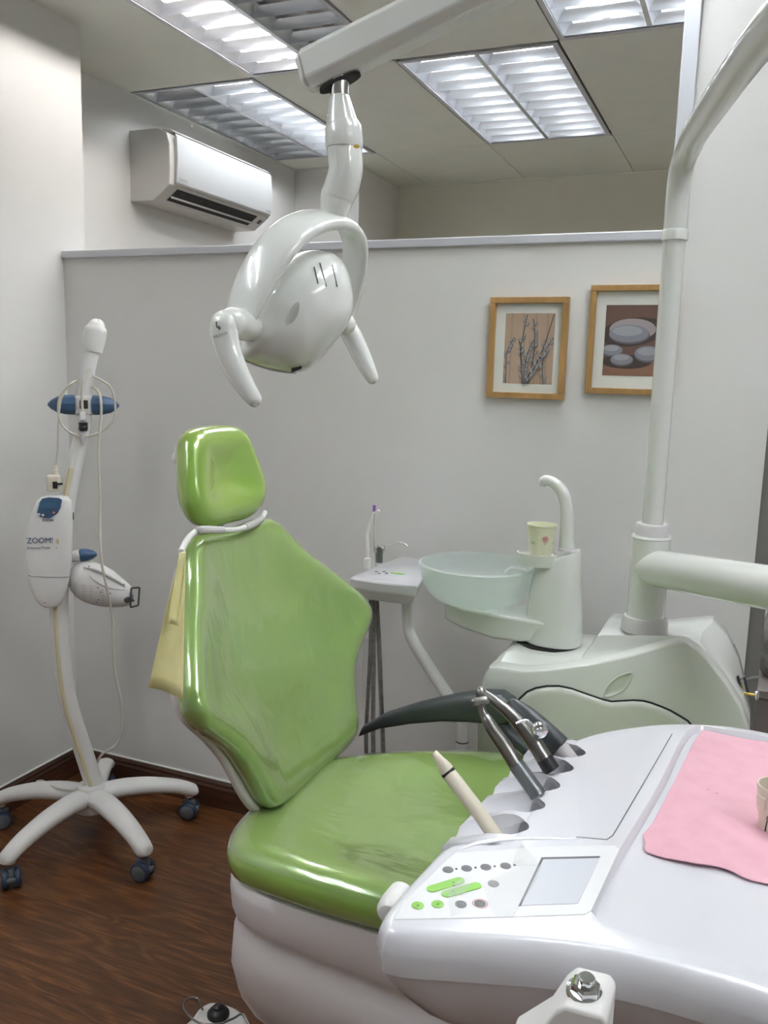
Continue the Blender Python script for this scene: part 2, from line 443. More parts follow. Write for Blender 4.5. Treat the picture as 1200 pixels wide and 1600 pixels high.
skirting('baseboard_left', (XL, -1.6, 0), (XL, YP, 0), (1, 0, 0))
skirting('baseboard_partition', (XL, YP, 0), (0.04, YP, 0), (0, -1, 0))

# ceiling: slab with gaps, panels hung beneath it, recessed louvre lights
XS = [-2.61, -1.985, -1.365, -0.74, -0.115, 0.51, 1.135, 1.76, 2.0]
YS = [-1.6, -0.56, 0.71, 1.98, 3.25, 4.52, 5.34]
LIGHTS = {(0, 4): ('off', 'cool'), (1, 3): ('warm', 'off'), (2, 4): ('cool', 'cool'), (3, 3): ('cool', 'cool'),
          (1, 1): ('cool', 'cool'), (4, 2): ('cool', 'cool'), (5, 4): ('cool', 'cool'), (6, 1): ('cool', 'cool')}
ceiling = slab('ceiling', (-2.75, -1.7, ZC + 0.13), (2.1, 5.7, ZC + 0.2), 'gap')
pm = {}
for i in range(len(XS) - 1):
    for j in range(len(YS) - 1):
        if (i, j) in LIGHTS: continue
        wx, wy = XS[i + 1] - XS[i], YS[j + 1] - YS[j]
        key = (round(wx, 3), round(wy, 3))
        if key not in pm:
            b = MB(); b.box((0.002, 0.002, 0), (wx - 0.002, wy - 0.002, 0.012))
            o = b.build('ceiling_panel', 'ceil', None, smooth=False); pm[key] = o.data
            o.parent = ceiling
        else:
            o = bpy.data.objects.new('ceiling_panel', pm[key]); COL.objects.link(o); o.parent = ceiling
        o.location = (XS[i], YS[j], ZC + random.choice((0, 0, 0.0015, 0.003)))
for j in range(1, len(YS) - 1):     # grey tee bars where the panels meet
    pass
b = MB()
for i in range(1, len(XS) - 1): b.box((XS[i] - 0.006, -1.6, ZC + 0.0125), (XS[i] + 0.006, 5.34, ZC + 0.016))
for j in range(1, len(YS) - 1): b.box((-2.61, YS[j] - 0.006, ZC + 0.0125), (2.0, YS[j] + 0.006, ZC + 0.016))
b.build('ceiling_grid', 'gap', ceiling, smooth=False)
b = MB(); b.box((-2.61, 2.59, ZC - 0.004), (-2.598, 4.75, ZC + 0.004)); b.box((-2.61, 4.738, ZC - 0.004), (-2.19, 4.75, ZC + 0.004))
b.box((-2.19, 4.75, ZC - 0.004), (-2.178, 5.34, ZC + 0.004)); b.box((-2.19, 5.328, ZC - 0.004), (2.0, 5.34, ZC + 0.004))
b.build('edge_angle', 'ceil', ceiling, smooth=False)

# one set of meshes for all fixtures, built around the origin (corner at 0,0,0 = lower left of its ceiling cell)
LW, LL, LD = 0.60, 1.235, 0.058
def mesh_of(mb, mats, name, smooth=True):
    o = mb.build(name, mats, None, smooth=smooth); me = o.data; bpy.data.objects.remove(o); return me
b = MB(); b.box((0, 0, 0.075), (LW, LL, 0.085))
for lo, hi in (((0, 0, 0), (0.006, LL, 0.085)), ((LW - 0.006, 0, 0), (LW, LL, 0.085)), ((0, 0, 0), (LW, 0.006, 0.085)), ((0, LL - 0.006, 0), (LW, LL, 0.085))): b.box(lo, hi)
FM_body = mesh_of(b, 'reflector', 'housing', False)
b = MB()
for lo, hi in (((-0.006, -0.008, -0.003), (0.012, LL + 0.008, 0.001)), ((LW - 0.012, -0.008, -0.003), (LW + 0.006, LL + 0.008, 0.001)),
               ((-0.006, -0.008, -0.003), (LW + 0.006, 0.012, 0.001)), ((-0.006, LL - 0.012, -0.003), (LW + 0.006, LL + 0.008, 0.001))): b.box(lo, hi)
FM_rim = mesh_of(b, 'alu', 'rim', False)
CW = 0.279
b = MB(); b.prism([(0, 0, 0), (CW, 0, 0), (CW, -0.011, LD), (0, -0.011, LD)], (0, 0.0, 0))
def blade_mesh():
    """parabolic cross blade: thin at the bottom, flaring at the top"""
    q = MB(); prof = [(-0.0008, 0), (0.0008, 0), (0.002, 0.012), (0.006, 0.024), (0.013, 0.034), (-0.013, 0.034), (-0.006, 0.024), (-0.002, 0.012)]
    q.loft([[(x, yy, z) for yy, z in prof] for x in (0, CW)]); return mesh_of(q, 'louvre', 'louver_blade')
FM_blade = blade_mesh()
def side_mesh(sgn):
    q = MB(); prof = [(0, 0), (0.0015, 0), (0.007, 0.015), (0.016, 0.026), (0.030, 0.036), (0.0, 0.036)]
    q.loft([[(sgn * x, yy, z) for x, z in prof] for yy in (0.012, LL - 0.012)]); return mesh_of(q, 'louvre', 'side_reflector')
FM_side = {1: side_mesh(1), -1: side_mesh(-1)}
def tube_mesh(m_):
    q = MB(); q.tube([(0, 0.03, 0), (0, LL - 0.03, 0)], 0.013, n=12); return mesh_of(q, m_, 'lamp_tube')
FM_tube = {'cool': tube_mesh('tube'), 'warm': tube_mesh('tubew'), 'off': tube_mesh('tubeoff')}
b = MB(); b.box((-0.013, 0, -0.016), (0.013, 0.022, 0.03), 0.002); FM_holder = mesh_of(b, 'reflector', 'lamp_holder', False)
b = MB(); b.box((0, 0.006, 0), (0.014, LL - 0.006, 0.075)); FM_div = mesh_of(b, 'louvre', 'centre_divider', False)
def part(name, me, parent, loc):
    o = bpy.data.objects.new(name, me); COL.objects.link(o); o.parent = parent; o.location = loc; return o
LLAB = {(0, 4): 'recessed louvre light above the air conditioner, left half unlit', (1, 3): 'recessed louvre light at the top left, left half lit and right half dark',
        (2, 4): 'fully lit recessed louvre light in the middle of the ceiling', (3, 3): 'fully lit recessed louvre light cut off by the top edge beside the pier',
        (1, 1): 'recessed louvre light over the left front of the room, out of view', (4, 2): 'recessed louvre light over the delivery tray, out of view',
        (5, 4): 'recessed louvre light of the next room behind the pier, out of view', (6, 1): 'recessed louvre light over the right front of the room, out of view'}
for (i, j), states in LIGHTS.items():
    x0 = (XS[i] + XS[i + 1]) / 2 - LW / 2; y0 = (YS[j] + YS[j + 1]) / 2 - LL / 2
    t = thing('ceiling_light', LLAB[(i, j)], 'ceiling light', (x0, y0, ZC), 'recessed louvre ceiling lights')
    part('housing', FM_body, t, (0, 0, 0)); part('rim', FM_rim, t, (0, 0, 0))
    part('centre_divider', FM_div, t, (0.293, 0, 0))
    for k, st in enumerate(states):
        bx = 0.014 + k * (CW + 0.014)
        part('side_reflector', FM_side[1], t, (bx, 0, 0)); part('side_reflector', FM_side[-1], t, (bx + CW, 0, 0))
        part('lamp_tube', FM_tube[st], t, (bx + CW / 2, 0, 0.058))
        part('lamp_holder', FM_holder, t, (bx + CW / 2, 0.008, 0.056)); part('lamp_holder', FM_holder, t, (bx + CW / 2, LL - 0.03, 0.056))
        for q in range(11): part('louver_blade', FM_blade, t, (bx, 0.02 + (LL - 0.04) * q / 10, 0.0))

# ================================================================== AIR CONDITIONER on the wall of the next room
ac = thing('air_conditioner', 'white split air conditioner high on the wall beyond the partition', 'air conditioner', (-2.61, 3.7, 2.28))
Y0, Y1 = 3.255, 4.10
prof = [(0.0, 2.565), (0.15, 2.565), (0.195, 2.545), (0.21, 2.50), (0.212, 2.40), (0.208, 2.331), (0.122, 2.268), (0.0, 2.268)]
b = MB(); b.loft([[(-2.61 + x, y, z) for x, z in prof] for y in (Y0, Y0 + 0.004, Y1 - 0.004, Y1)])
body = b.build('body', 'acw', ac, smooth=False, bevel=0.008)
fp = [(0.213, 2.548), (0.224, 2.535), (0.228, 2.45), (0.222, 2.345), (0.214, 2.335), (0.210, 2.40), (0.210, 2.50)]
b = MB(); b.loft([[(-2.61 + x, y, z) for x, z in fp] for y in (Y0 + 0.035, Y1 - 0.004)])
b.build('front_panel', 'acp', ac, smooth=True, bevel=0.003)
b = MB(); b.loft([[(-2.61 + x, y, z) for x, z in ((0.15, 2.5656), (0.20, 2.548), (0.212, 2.552), (0.19, 2.566), (0.15, 2.570))] for y in (Y0 + 0.035, Y1 - 0.004)])
b.build('top_grille', 'acw', ac)
# air outlet: dark recess on the sloping lower front, with flap and vanes
pA, pB = V((-2.61 + 0.208, 0, 2.331)), V((-2.61 + 0.122, 0, 2.268))
sl = (pB - pA).normalized(); nn = V((-sl.z, 0, sl.x)); nn = nn if nn.x > 0 else -nn
def onac(y, s, h=0.0): p = pA + sl * s * 1.0 + nn * h; return V((p.x, y, p.z))
b = MB(); b.loft([[onac(Y0 + 0.07, 0.012, 0.001), onac(Y1 - 0.10, 0.012, 0.001), onac(Y1 - 0.10, 0.085, 0.001), onac(Y0 + 0.07, 0.085, 0.001)],
                  [onac(Y0 + 0.07, 0.012, 0.0015), onac(Y1 - 0.10, 0.012, 0.0015), onac(Y1 - 0.10, 0.085, 0.0015), onac(Y0 + 0.07, 0.085, 0.0015)]])
b.build('air_outlet', 'hole', ac, smooth=False)
b = MB(); b.loft([[onac(y, 0.054, 0.004), onac(y, 0.060, 0.010), onac(y, 0.062, 0.006), onac(y, 0.056, 0.001)] for y in (Y0 + 0.072, Y1 - 0.09)])
b.build('flap', 'acw', ac, smooth=False)
b = MB()
for k in range(9):
    y = Y0 + 0.12 + k * 0.075; b.box((onac(y, .03).x - .002, y, onac(y, .03).z - .004), (onac(y, .03).x + .003, y + .003, onac(y, .03).z + .006))
b.build('vanes', 'ink', ac, smooth=False)
b = MB(); b.loft([[onac(y, a, 0.002) for a in (0.03, 0.055)] + [onac(y, a, 0.003) for a in (0.055, 0.03)] for y in (Y1 - 0.055, Y1 - 0.03)])
b.build('receiver_window', 'black', ac, smooth=False)
text('DAIKIN', 0.018, (-2.61 + 0.2255, Y0 + 0.075, 2.358), (0, 1, 0), (0, 0, 1), 'ink', ac, 'brand_lettering', 0.002)
text('Inverter', 0.015, (-2.61 + 0.2255, Y1 - 0.04, 2.358), (0, 1, 0), (0, 0, 1), 'ink', ac, 'small_lettering', 0.002)

# ================================================================== PICTURES
def picture(x0, x1, z0, z1, label, fw, px0, px1, pz0, pz1, paint):
    t = thing('picture_frame', label, 'picture', ((x0 + x1) / 2, YP, z0), 'pine framed prints on the partition')
    ya, yb = YP - 0.022, YP - 0.0005
    for a, c in (((x0, z1 - fw), (x1, z1)), ((x0, z0), (x1, z0 + fw)), ((x0, z0 + fw), (x0 + fw, z1 - fw)), ((x1 - fw, z0 + fw), (x1, z1 - fw))):
        b = MB(); b.box((a[0], ya, a[1]), (c[0], yb, c[1])); b.build('frame_rail', 'pine', t, smooth=False, bevel=0.0015, segs=2)
    b = MB(); b.box((x0 + fw, YP - 0.008, z0 + fw), (x1 - fw, YP - 0.004, z1 - fw)); b.build('mount_board', 'mount', t, smooth=False)
    pr = paint(t, px0, px1, pz0, pz1, YP - 0.0084)
    return t
def flat(name, polys, mats, parent, y):
    """flat print: list of (material index, 2-D polygon) layered a hair apart"""
    b = MB()
    for k, (mi, poly) in enumerate(polys):
        b.cur = mi; o = len(b.v); b.v += [V((p[0], y - 0.00003 * k, p[1])) for p in poly]; b.face(range(o, o + len(poly)))
    return b.build(name, mats, parent, smooth=False)
def clip(poly, x0, x1, z0, z1):
    return [(min(max(p[0], x0), x1), min(max(p[1], z0), z1)) for p in poly]
PB = [mat('print_buff', (0.40, 0.29, 0.21), 0.6), mat('print_buff_dark', (0.33, 0.24, 0.18), 0.6), mat('print_stem', (0.05, 0.045, 0.05), 0.6), mat('print_bud', (0.27, 0.275, 0.30), 0.6), mat('print_bud_shade', (0.13, 0.12, 0.12), 0.6)]
def willow(t, x0, x1, z0, z1, y):
    W, Hh = x1 - x0, z1 - z0; P = []
    U = lambda a, c: (x0 + a * W, z0 + c * Hh)
    P.append((0, [U(0, 0), U(1, 0), U(1, 1), U(0, 1)]))
    for a in (0.12, 0.36, 0.61, 0.84): P.append((1, [U(a, 0), U(a + 0.03, 0), U(a + 0.03, 1), U(a, 1)]))
    stems = [[(.06, 0), (.05, .35), (.08, .5), (.2, .66)], [(.40, 0), (.37, .25), (.34, .5), (.37, .68), (.44, .98)],
             [(.42, 0), (.45, .3), (.52, .5), (.6, .62)], [(.45, 0), (.58, .22), (.62, .55), (.6, .8), (.57, .92)],
             [(.50, 0), (.68, .3), (.82, .55), (.98, .98)], [(.84, 0), (.80, .3), (.86, .48), (1.0, .66)], [(.46, .04), (.62, .18), (.72, .34), (.84, .44)]]
    rr = random.Random(3)
    for st in stems:
        pts = spline([V((a, c, 0)) for a, c in st], 6)
        for i in range(len(pts) - 1):
            p, q = pts[i], pts[i + 1]; d = (q - p); n = V((-d.y, d.x, 0)).normalized() * 0.008
            P.append((2, clip([U(*(p + n).xy), U(*(p - n).xy), U(*(q - n).xy), U(*(q + n).xy)], x0, x1, z0, z1)))
        for i in range(1, len(pts) - 1):
            if rr.random() < 0.72:
                p = pts[i]; s_ = rr.choice((-1, 1)); cx, cy = U(p.x + s_ * 0.035, p.y + 0.01)
                r = 0.0030 + rr.random() * 0.0022; a = s_ * -0.5 + 1.57
                P.append((4, clip(ellipse(cx + 0.001, cy - 0.0015, r * 1.5, r * 0.95, a, 12), x0, x1, z0, z1)))
                P.append((3, clip(ellipse(cx, cy, r * 1.3, r * 0.7, a, 12), x0, x1, z0, z1)))
    flat('print', P, PB, t, y)
PS = [mat('print_brown', (0.115, 0.065, 0.048), 0.5), mat('print_dark', (0.045, 0.028, 0.024), 0.5), mat('print_stone', (0.20, 0.205, 0.235), 0.5), mat('print_stone_light', (0.29, 0.295, 0.33), 0.5), mat('print_stone_dark', (0.10, 0.095, 0.11), 0.5), mat('print_sand', (0.20, 0.105, 0.065), 0.5), mat('print_shell', (0.30, 0.26, 0.27), 0.5)]
def stones(t, x0, x1, z0, z1, y):
    W, Hh = x1 - x0, z1 - z0; P = []
    U = lambda a, c: (x0 + a * W, z0 + c * Hh)
    E = lambda cx, cy, rx, ry, a=0: clip([U(*q) for q in ellipse(cx, cy, rx, ry, a, 28)], x0, x1, z0, z1)
    P.append((0, [U(0, 0), U(1, 0), U(1, 1), U(0, 1)])); P.append((5, clip([U(0, 0), U(1, 0), U(1, .25), U(.5, .12), U(0, .20)], x0, x1, z0, z1)))
    P.append((1, E(.5, .62, .60, .20, .1))); P.append((1, E(.42, .20, .46, .10)))
    P.append((6, E(.50, .66, .42, .15))); P.append((4, E(.45, .58, .37, .13))); P.append((2, E(.44, .60, .36, .125))); P.append((3, E(.41, .635, .27, .07)))
    for cx, cy, rx, ry in ((.15, .36, .20, .085), (.80, .32, .24, .115), (.34, .23, .21, .085)):
        P.append((4, E(cx, cy - .01, rx, ry))); P.append((2, E(cx, cy + .005, rx * .97, ry * .9))); P.append((3, E(cx - .01, cy + .03, rx * .7, ry * .5)))
    flat('print', P, PS, t, y)
picture(-0.716, -0.492, 1.490, 1.773, 'pine framed print of pussy willow twigs, the left of two pictures', 0.017, -0.671, -0.529, 1.532, 1.729, willow)
picture(-0.434, -0.205, 1.512, 1.803, 'pine framed print of stacked grey pebbles, partly behind the lamp pole', 0.016, -0.391, -0.245, 1.562, 1.751, stones)

# ================================================================== TOOTH WHITENING LAMP ON A FIVE LEGGED STAND
SX, SY = -1.90, 2.12
st = thing('whitening_lamp_stand', 'white whitening lamp on a five legged caster stand in the corner', 'lamp stand', (SX, SY, 0))
b = MB(); b.lathe((SX, SY, 0.10), (0, 0, 1), [(0.03, 0), (0.055, 0.005), (0.060, 0.03), (0.055, 0.055), (0.046, 0.075), (0.043, 0.088), (0.036, 0.092), (0.0, 0.092)], 28)
b.build('hub', 'wsat', st)
def caster(leg, x, y, a):
    c = MB()
    ax = V((-sin(a), cos(a), 0)); f = V((cos(a), sin(a), 0)); ctr = V((x, y, 0.031))
    for s_ in (-1, 1):
        c.lathe(ctr + ax * (s_ * 0.009), ax * s_, [(0.0, 0), (0.029, 0), (0.031, 0.003), (0.031, 0.013), (0.028, 0.017), (0.024, 0.018)], 24, cap1=False)
    w_ = c.build('caster', 'casterb', leg)
    c = MB()
    for s_ in (-1, 1): c.lathe(ctr + ax * (s_ * 0.0265), ax * s_, [(0.024, 0), (0.022, 0.0015), (0.0, 0.0015)], 20)
    c.obox(ctr + V((0, 0, 0.010)), ax, f, (0, 0, 1), 0.0085, 0.022, 0.024, 0.003)
    c.obox(ctr + f * 0.027 + V((0, 0, 0.005)), ax, f, (0, 0, 1), 0.013, 0.007, 0.006, 0.002)
    c.tube([ctr + V((0, 0, 0.03)), ctr + V((0, 0, 0.062))], 0.006, n=10)
    c.build('caster_fork', 'casterg', leg)
for k in range(5):
    a = rad(266 + 72 * k); f = V((cos(a), sin(a), 0)); b = MB()
    pts = [V((SX, SY, 0.150)) + f * 0.02, V((SX, SY, 0.155)) + f * 0.10, V((SX, SY, 0.146)) + f * 0.19, V((SX, SY, 0.124)) + f * 0.28, V((SX, SY, 0.100)) + f * 0.335]
    b.tube(pts, [0.040, 0.038, 0.035, 0.031, 0.028], n=18, smooth=5, ell=(0.78, 1.0), up=(0, 0, 1), rnd='end')
    b.tube([V((SX, SY, 0.105)) + f * 0.325, V((SX, SY, 0.078)) + f * 0.325], [0.022, 0.014], n=14)
    leg = b.build('leg', 'wsat', st)
    caster(leg, SX + f.x * 0.325, SY + f.y * 0.325, a + (0.9, 0.5, -0.6, 0.2, 0.7)[k])
P0, NF = V((SX, SY, 1.0)), V((0.62, -0.785, 0))         # plane through the stand facing the room
RT = V((0.785, 0.62, 0)); UP = V((0, 0, 1))
def sp(px, py, off=0.0): return atp(px, py, P0 + NF * off, NF)
pole = [sp(147, 1224), sp(126, 1160), sp(105, 1090), sp(95, 1010), sp(92, 940), sp(95, 860), sp(104, 790), sp(116, 730), sp(127, 680), sp(134, 640)]
b = MB(); b.tube(pole, [0.030, 0.029, 0.029, 0.029, 0.029, 0.028, 0.026, 0.024, 0.022, 0.020], n=24, smooth=5, ell=(0.8, 1.0), up=NF)
pl = b.build('curved_pole', 'wsat', st)
b = MB(); q = [p + NF * 0.0225 - RT * 0.008 for p in pole]; b.tube(q[:-2], 0.0065, n=8, smooth=4); b.build('cable_channel', 'yellowed', pl)
# head bracket and blue knobs
kc = sp(131, 633, 0.0)
b = MB(); b.obox(kc, RT, NF, UP, 0.028, 0.020, 0.030, 0.010)
b.tube([sp(131, 650), sp(126, 690)], [0.026, 0.014], n=16, rnd='end'); b.build('head_bracket', 'wsat', st)
b = MB(); b.obox(sp(131, 632, 0.021), RT, NF, UP, 0.012, 0.0015, 0.013, 0.001); b.build('slot', 'hole', st, smooth=False)
for s_, nm in ((-1, 'l'), (1, 'r')):
    b = MB(); prof = [(0.0, 0.024), (0.028, 0.024), (0.0295, 0.030), (0.0285, 0.055), (0.023, 0.078), (0.013, 0.095), (0.003, 0.104)]
    n = 36; ax = RT * s_; a1 = UP; b1 = ax.cross(a1); rings = []
    for r, h in prof:
        rings.append([kc + ax * h + a1 * (cos(2 * pi * k / n) * r * (1 + (0.05 if k % 4 == 0 else 0))) + b1 * (sin(2 * pi * k / n) * r * (1 + (0.05 if k % 4 == 0 else 0))) for k in range(n)])
    b.loft(rings); b.build('knob', 'navy', st)
# handle rising above the bracket
b = MB(); b.tube([sp(127, 632), sp(133, 600), sp(138, 570), sp(142, 552), sp(145, 535), sp(149, 515), sp(151, 510)], [0.025, 0.0235, 0.0235, 0.0245, 0.028, 0.028, 0.022], n=24, smooth=4, ell=(0.6, 1.0), up=NF, rnd='end')
b.build('top_arm', 'wsat', st)
b = MB(); b.tube([sp(144, 549), sp(147, 530), sp(150, 515), sp(151, 509)], [0.030, 0.034, 0.033, 0.024], n=24, smooth=4, ell=(0.66, 1.0), up=NF, rnd='end'); b.build('end_cap', 'wsat', st)
# control box
b = MB(); rows = [(775, 72, 98), (777, 64, 106), (783, 57, 112), (800, 50, 114), (832, 42, 114), (862, 39, 113), (888, 40, 111), (915, 45, 107), (935, 55, 101), (944, 63, 96), (948, 70, 88)]
def boxring(r, d0=0.018, d1=0.075):
    py, xl, xr = r; a = sp(xl, py, 0.05); c = sp(xr, py, 0.05); hw = (c - a).length / 2; ctr = (a + c) / 2 - NF * 0.05
    k = min(1.0, hw / 0.055); mid = (d0 + d1) / 2; hd = (d1 - d0) / 2 * (0.45 + 0.55 * k); out = []
    for i in range(32):
        t = 2 * pi * i / 32; e = 0.55
        out.append(ctr + RT * (hw * math.copysign(abs(cos(t)) ** e, cos(t))) + NF * (mid + hd * math.copysign(abs(sin(t)) ** e, sin(t))))
    return out
b.loft([boxring(r) for r in rows]); cb = b.build('control_box', 'wsat', st, ang=60)
def onbox(px, py, d=0.0765): return sp(px, py, d)
b = MB(); b.tube([onbox(44, 899, 0.070), onbox(50, 901, 0.0745), onbox(75, 902, 0.0755), onbox(100, 902, 0.0745), onbox(108, 901, 0.069)], 0.0008, n=6); b.build('seam', 'ink', cb)
scr = [(60, 806), (58, 800), (62, 785), (66, 779), (76, 777), (92, 778), (97, 781), (95, 793), (90, 802), (78, 810), (68, 809)]
b = MB(); pp = [onbox(x, y, 0.0762) for x, y in scr]; b.prism(pp, NF * 0.0012); b.build('panel', 'navy', cb, smooth=False)
b = MB(); pp = [onbox(x, y, 0.0776) for x, y in ((63, 794), (66, 783), (94, 784), (91, 795))]; b.prism(pp, NF * 0.0006); b.build('display', 'lcd', cb, smooth=False)
for x, y, m_, r in ((61, 804, 'wgrey', .0042), (67, 805, 'wgrey', .0042), (84, 801, 'orange', .0036)):
    b = MB(); b.lathe(onbox(x, y, 0.0774), NF, [(r, 0), (r, 0.0015), (r * .7, 0.0025), (0, 0.0025)], 14); b.build('button', m_, cb)
text('ZOOM!', 0.0245, onbox(62.5, 845, 0.0772), RT, UP, 'navyd', cb, 'lettering', sx=0.92, bold=0.0)
text('Advanced Power', 0.0125, onbox(60, 856, 0.0772), RT, UP, 'navyd', cb, 'script_lettering', shear=0.4, sx=0.78)
text('ZOOM!', 0.010, onbox(75, 813, 0.0772), RT, UP, 'navyd', cb, 'small_lettering', bold=0.0002)
b = MB(); b.obox(sp(113, 806, 0.046), RT, NF, UP, 0.004, 0.007, 0.011, 0.001); b.build('rocker_switch', 'black', cb, smooth=False)
for x, y, rx, ry in ((90, 846, .004, .009), (88, 856, .002, .004)):
    decal(ellipse(0, 0, rx, ry, 0.1), onbox(x, y, 0.0770), RT, UP, mat('stain', (0.62, 0.50, 0.33), 0.6), cb, 'stain')
b = MB(); b.lathe(onbox(70, 941, 0.066), NF, [(0.0022, 0), (0.0022, 0.004), (0, 0.004)], 10); b.build('screw_hole', 'black', cb)
# lamp head hanging at the right of the pole
LO = 0.0
def lring(px, yt, yb, hd):
    a, c = sp(px, yt, LO), sp(px, yb, LO); ctr = (a + c) / 2; h = (a - c).length / 2
    return [ctr + UP * (h * cos(2 * pi * i / 24)) + NF * (hd * sin(2 * pi * i / 24)) for i in range(24)]
b = MB(); b.loft([lring(*r) for r in ((106, 900, 912, .012), (110, 889, 922, .03), (118, 880, 932, .042), (130, 876, 940, .048), (145, 877, 945, .050), (162, 883, 948, .048), (178, 892, 949, .042), (192, 904, 948, .035), (203, 914, 945, .028), (206, 918, 942, .022))])
lh = b.build('lamp_head', 'wsat', st, ang=60)
b = MB(); b.tube([sp(131, 886, .034), sp(150, 890, .040), sp(170, 899, .040), sp(188, 910, .032), sp(196, 917, .024)], [.002, .005, .006, .005, .002], n=10, smooth=4); b.build('carry_handle', 'wsat', lh)
b = MB(); b.tube([sp(129, 884, .026), sp(145, 905, .047), sp(170, 918, .046), sp(196, 921, .030)], [.001, .002, .002, .001], n=8, smooth=4); b.build('handle_edge', 'wgrey', lh)
for x, y in ((139, 885), (194, 913)):
    b = MB(); b.lathe(sp(x, y, .044 if x < 150 else .030), NF, [(.0022, 0), (.0022, .002), (0, .002)], 10); b.build('screw', 'ink', lh)
b = MB()
for x, y in ((153, 918), (157, 925), (154, 937), (151, 941), (172, 927)): b.lathe(sp(x, y, .0475 if x < 170 else .044), NF, [(.0021, 0), (.0021, .0015), (0, .0015)], 8)
b.build('vent_holes', 'ink', lh)
b = MB()
for x, y, w_, n_ in ((118, 922, .006, 5), (131, 925, .012, 6), (142, 926, .009, 5), (160, 932, .011, 6)):
    for i in range(n_):
        c_ = sp(x, y - 10 + i * 4.0, .0502 if x > 125 else .046); k_ = w_ * (1, .7, .9, .5, .8, .6)[i] / 2
        o_ = len(b.v); b.v += [c_ - RT * k_ - UP * .0005, c_ + RT * k_ - UP * .0005, c_ + RT * k_ + UP * .0005, c_ - RT * k_ + UP * .0005]; b.face(range(o_, o_ + 4))
b.build('label_print', 'ink', lh, smooth=False)
b = MB(); b.lathe(sp(199, 934, .012), (RT * 0.8 + NF * 0.5), [(.018, -.004), (.019, .004), (.015, .012), (.006, .016), (0, .016)], 24, ell=(1.2, .9)); b.build('nozzle', 'gsteel', lh)
b = MB(); b.tube([sp(200, 934, .02), sp(209, 939, .03)], [.006, .004], n=10); b.build('light_tip', 'black', lh)
b = MB()
fr = [sp(205, 919, .03), sp(218, 918, .03), sp(216, 946, .03), sp(204, 949, .03)]
for i in range(4): b.tube([fr[i], fr[(i + 1) % 4]], .0032, n=8)
b.build('light_guard', 'smoke', lh)
b = MB(); b.tube([sp(104, 873), sp(113, 870), sp(125, 867)], [.010, .018, .019], n=20); b.build('arm_joint', 'wsat', st)
b = MB(); c0 = sp(125, 867); b.lathe(c0, RT, [(0, 0), (.019, 0), (.020, .006), (.019, .022), (.013, .040), (.004, .050), (0, .051)], 24); b.build('joint_knob', 'navy', st)
# cables, plug and connectors
def cable(name, pts, r, parent, off=0.035, mt='cord', k=6):
    b = MB(); b.tube([sp(p[0], p[1], p[2] if len(p) > 2 else off) for p in pts], r, n=10, smooth=k); return b.build(name, mt, parent)
cable('coiled_cord', [(140, 577, .022), (133, 590, .030), (129, 606, .034), (128, 625, .034), (129, 642, .03)], .0042, st)
cable('looped_cord', [(146, 588, .01), (158, 594, .03), (170, 602, .035), (177, 615), (180, 632), (180, 650), (174, 661), (160, 673), (145, 680), (130, 682), (114, 678), (100, 668), (93, 655), (91, 640), (93, 622), (101, 608), (112, 599), (119, 595, .01)], .0036, st)
cable('hanging_cord', [(119, 599, .01), (106, 606, .03), (96, 622), (92, 645), (91, 675), (90, 705), (87, 735)], .0034, st)
cable('mains_cord', [(145, 605, .01), (152, 610, .03), (157, 622), (158, 650), (155, 680), (154, 720), (156, 770), (156, 815), (157, 850, .06), (160, 885, .07), (166, 915, .07), (171, 940, .055), (176, 970), (177, 1020), (180, 1055), (188, 1090), (190, 1120), (188, 1150), (180, 1165), (168, 1173), (158, 1180, .0), (150, 1195, -.05)], .0042, st)
b = MB(); b.tube([atz(57, 1221, .165), atz(66, 1220, .168), atz(76, 1226, .175), atz(92, 1232, .178), atz(115, 1234, .18), atz(130, 1228, .19), atz(136, 1222, .20)], .0035, n=8, smooth=5); b.build('ground_cord', 'cord', st)
b = MB(); b.obox(sp(129, 650, .032), RT, NF, UP, .009, .008, .014, .004); b.build('socket', 'wsat', st)
b = MB(); b.lathe(sp(130, 660, .036), -UP, [(0, 0), (.013, 0), (.014, .006), (.0125, .010), (.014, .014), (.014, .020), (.011, .026), (0, .026)], 20); b.build('connector', 'black', st)
b = MB(); b.lathe(sp(129, 677, .030), -UP, [(.011, 0), (.010, .012), (.003, .036), (0, .037)], 16); b.build('connector_boot', 'wgrey', st)
pg = MB(); pg.lathe(sp(87, 728, .04), -UP, [(.006, 0), (.0075, .006), (.006, .008), (.0085, .014), (.007, .016), (.0095, .022), (.0095, .03)], 12)
pg.obox(sp(84, 755, .045), RT, NF, UP, .020, .014, .026, .007); plug = pg.build('mains_plug', 'beige', st)
b = MB(); b.obox(sp(86, 758, .060), RT, NF, UP, .007, .002, .011, .002); b.obox(sp(94, 756, .060), RT, NF, UP, .007, .003, .003); b.build('plug_pin', 'black', plug)

